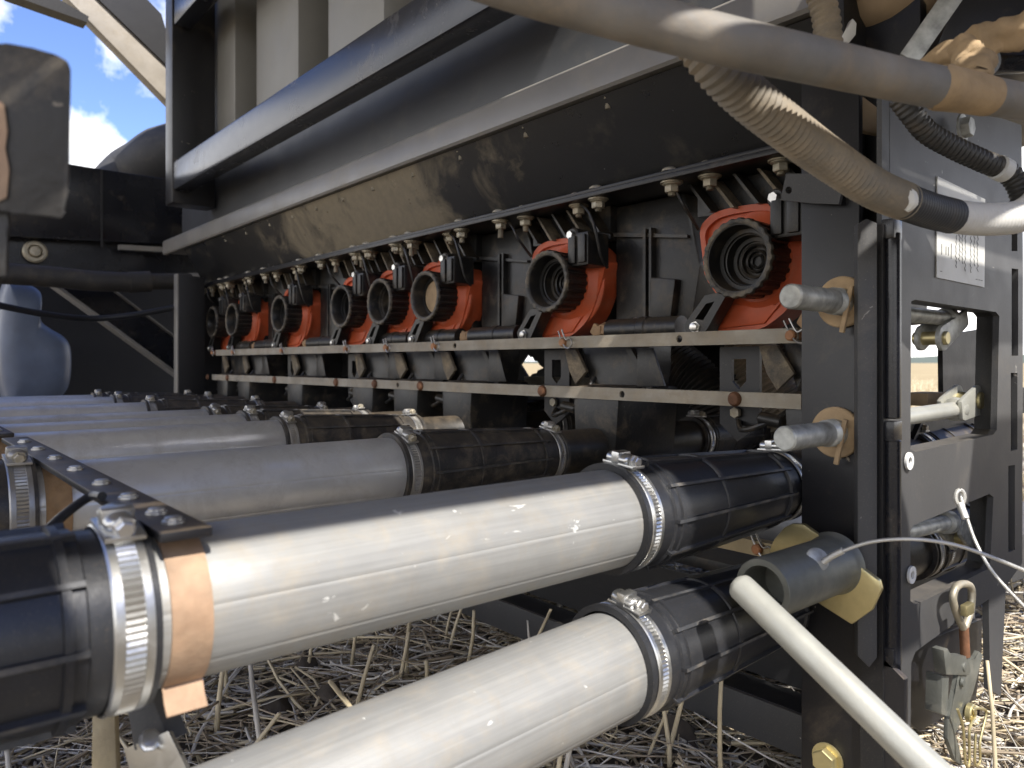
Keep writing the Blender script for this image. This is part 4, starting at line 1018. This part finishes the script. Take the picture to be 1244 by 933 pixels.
# ================================================================== FAR LEFT
def farleft():
    Y = 2.62
    t = thing('cross_frame', (.5, 2.65, .3), 'black box beam crossing behind the far end of the tank', 'beam')
    q = lambda l, y: [PY(a, b, y) for a, b in l]
    MB().prism(q([(-60, 178), (88, 200), (262, 226), (262, 300), (88, 291), (-60, 284)], Y), (0, .12, 0), bev=.006).build('box_beam', 'blackg', t)
    MB().prism(q([(-60, 280), (130, 290), (262, 308), (262, 330), (-60, 330)], Y+.05), (0, .05, 0)).build('lower_plate', 'blackg', t)
    MB().box(PY(122, 0, Y).x, PY(124.5, 0, Y).x, Y-.006, Y, PY(123, 300, Y).z, PY(123, 206, Y).z).build('weld_seam', 'blackdk', t)
    c = PY(42, 306, Y+.04); MB().lathe(c, (0, -1, 0), [(0, .033), (.01, .033), (.014, .028), (.014, .020), (.008, .018), (.02, .014), (.022, 0)], 32).build('cap_bolt', 'bolt', t)
    MB().prism(q([(145, 297), (198, 300), (198, 306), (145, 303)], Y-.02), (0, .02, 0)).build('ledge', 'greyrim', t)
    one('rubber_elbow', MB().tube([PY(128, 226, 2.95), PY(152, 208, 2.95), PY(172, 200, 2.9), PY(196, 190, 2.85), PY(230, 180, 2.8)], [.06, .075, .085, .10, .10], 24, smooth=6), 'tyre', 'dark rubber elbow against the clouds behind the beam', 'duct')
    one('back_hose', MB().tube([PY(-30, 330, 2.4), PY(60, 336, 2.4), PY(110, 341, 2.4), PY(158, 343, 2.4)], .029, 20, smooth=6).tube([PY(156, 343, 2.4), PY(182, 342, 2.4)], .031, 20).tube([PY(181, 342, 2.4), PY(232, 342, 2.4)], .024, 20), 'hosedk', 'thick dark hose with a collar running to the far post', 'hose')
    one('back_cable', MB().tube([PY(-20, 367, 2.2), PY(50, 381, 2.25), PY(108, 387, 2.3), PY(160, 383, 2.3), PY(225, 371, 2.3)], .0085, 12, smooth=8), 'rubber', 'thin black cable sagging in front of the diagonal brace', 'cable')
    t = thing('diagonal_brace', PY(140, 400, 2.55), 'black diagonal brace with pale edges behind the hose', 'brace')
    MB().prism(q([(72, 350), (133, 350), (240, 430), (240, 474)], 2.56), (0, .03, 0)).build('web', 'blackg', t)
    MB().bar(PY(62, 345, 2.55), PY(225, 464, 2.55), .07, .009, Vector((.55, 0, .8)), .001).build('lip', 'greyrim', t)  # pale lips paint the light caught by the brace edges
    MB().bar(PY(133, 350, 2.56), PY(225, 420, 2.56), .05, .004, Vector((.55, 0, .8)), .001).build('lip', 'greyrim', t)  # pale lip paints the light caught by the brace edge
    one('end_plate', MB().box(.70, 1.3, 2.42, 2.43, -.41, .26), 'blackdk', 'dark sheet closing the far end of the metering row', 'plate')
    one('far_post', MB().use('greyrim').box(.658, .662, 2.262, 2.295, -.104, .257, bev=.001).use('blackdk').box(.6625, .735, 2.262, 2.30, -.104, .252, bev=.002), 'blackdk', 'dark upright post at the far end of the metering row', 'post')  # pale front strip paints sky reflected in the post edge
    one('dark_sheet', MB().prism(q([(-60, 300), (262, 310), (262, 500), (-60, 520)], 3.25), (0, .02, 0)), 'blackdk', 'dark sheet closing the space behind the brace', 'panel')
    # smooth moulded fender with a notched edge
    s = .209; o = [(40, 100), (140, 112), (225, 160), (238, 220), (228, 300), (245, 345), (300, 385), (360, 420), (400, 470), (412, 560), (404, 680), (372, 755), (300, 800), (170, 830), (60, 830), (20, 740), (-5, 620), (-14, 470), (-5, 330), (10, 200)]
    P = [PY(a*s, 320+b*s, 2.9) for a, b in o]; c = PY(36, 425, 2.9); 
    P2, _ = spline(P+[P[0]], [1]*(len(P)+1), 5); P2 = P2[:-1]; TT = [0, .2, .4, .6, .75, .86, .93, .97, .99, 1, 1.0]
    def f(i, j):
        k = TT[j]; p = c.lerp(P2[i], k); 
        d = -.06*sqrt(max(0, 1-k**6)) if j < 10 else .12
        return p+Vector((0, d, 0))
    one('moulded_fender', MB().grid(f, len(P2), len(TT), cu=True), 'fender', 'large blue grey moulded fender at the far left', 'fender')
    t = thing('ladder_rail', PY(150, 60, 2.7), 'beige and black diagonal rail against the sky', 'rail')
    MB().prism(q([(78, -6), (114, -6), (215, 92), (222, 104), (222, 142)], 2.75), (0, .05, 0), bev=.003).build('underside', M('beige_paint', (.30, .27, .225), .6, dust=.3, dcol=(.26, .22, .16), ds=30, fine=.3), t)
    MB().prism(q([(114.5, -6), (174, -6), (196, 17), (207, 54), (222, 70), (222, 103), (215, 91)], 2.74), (0, .10, 0)).build('web', 'blackdk', t)
    one('upper_bar', MB().prism(q([(8, -8), (60, -8), (108, 20), (106, 27)], 2.7), (0, .06, 0)), 'blackdk', 'black bar end crossing the blue sky', 'bar')
    # worn block close to the camera
    t = thing('rubber_block', PD(40, 262, .285), 'worn black rubber block close at the left edge', 'block')
    v = PD(84, 150, 1).normalized()
    MB().prism([PD(a, b, .275) for a, b in ((-60, 58), (8, 52), (40, 58), (68, 66), (82, 74), (86, 84), (86, 100), (84, 225), (80, 232), (80, 258), (74, 266), (16, 258), (-60, 248))], v*.02, bev=.0009).build('block', 'blockm', t)
    MB().prism([PD(a, b, .279) for a, b in ((-60, 240), (9, 252), (11, 275), (8, 300), (8, 336), (-60, 336))], v*.012, bev=.001).build('stem', 'blockm', t)
    MB().prism([PD(a, b, .2742) for a, b in ((-4, 120), (5, 128), (9, 160), (6, 180), (11, 205), (8, 240), (-4, 246))], v*.001).build('worn_edge', 'tan', t)
farleft()
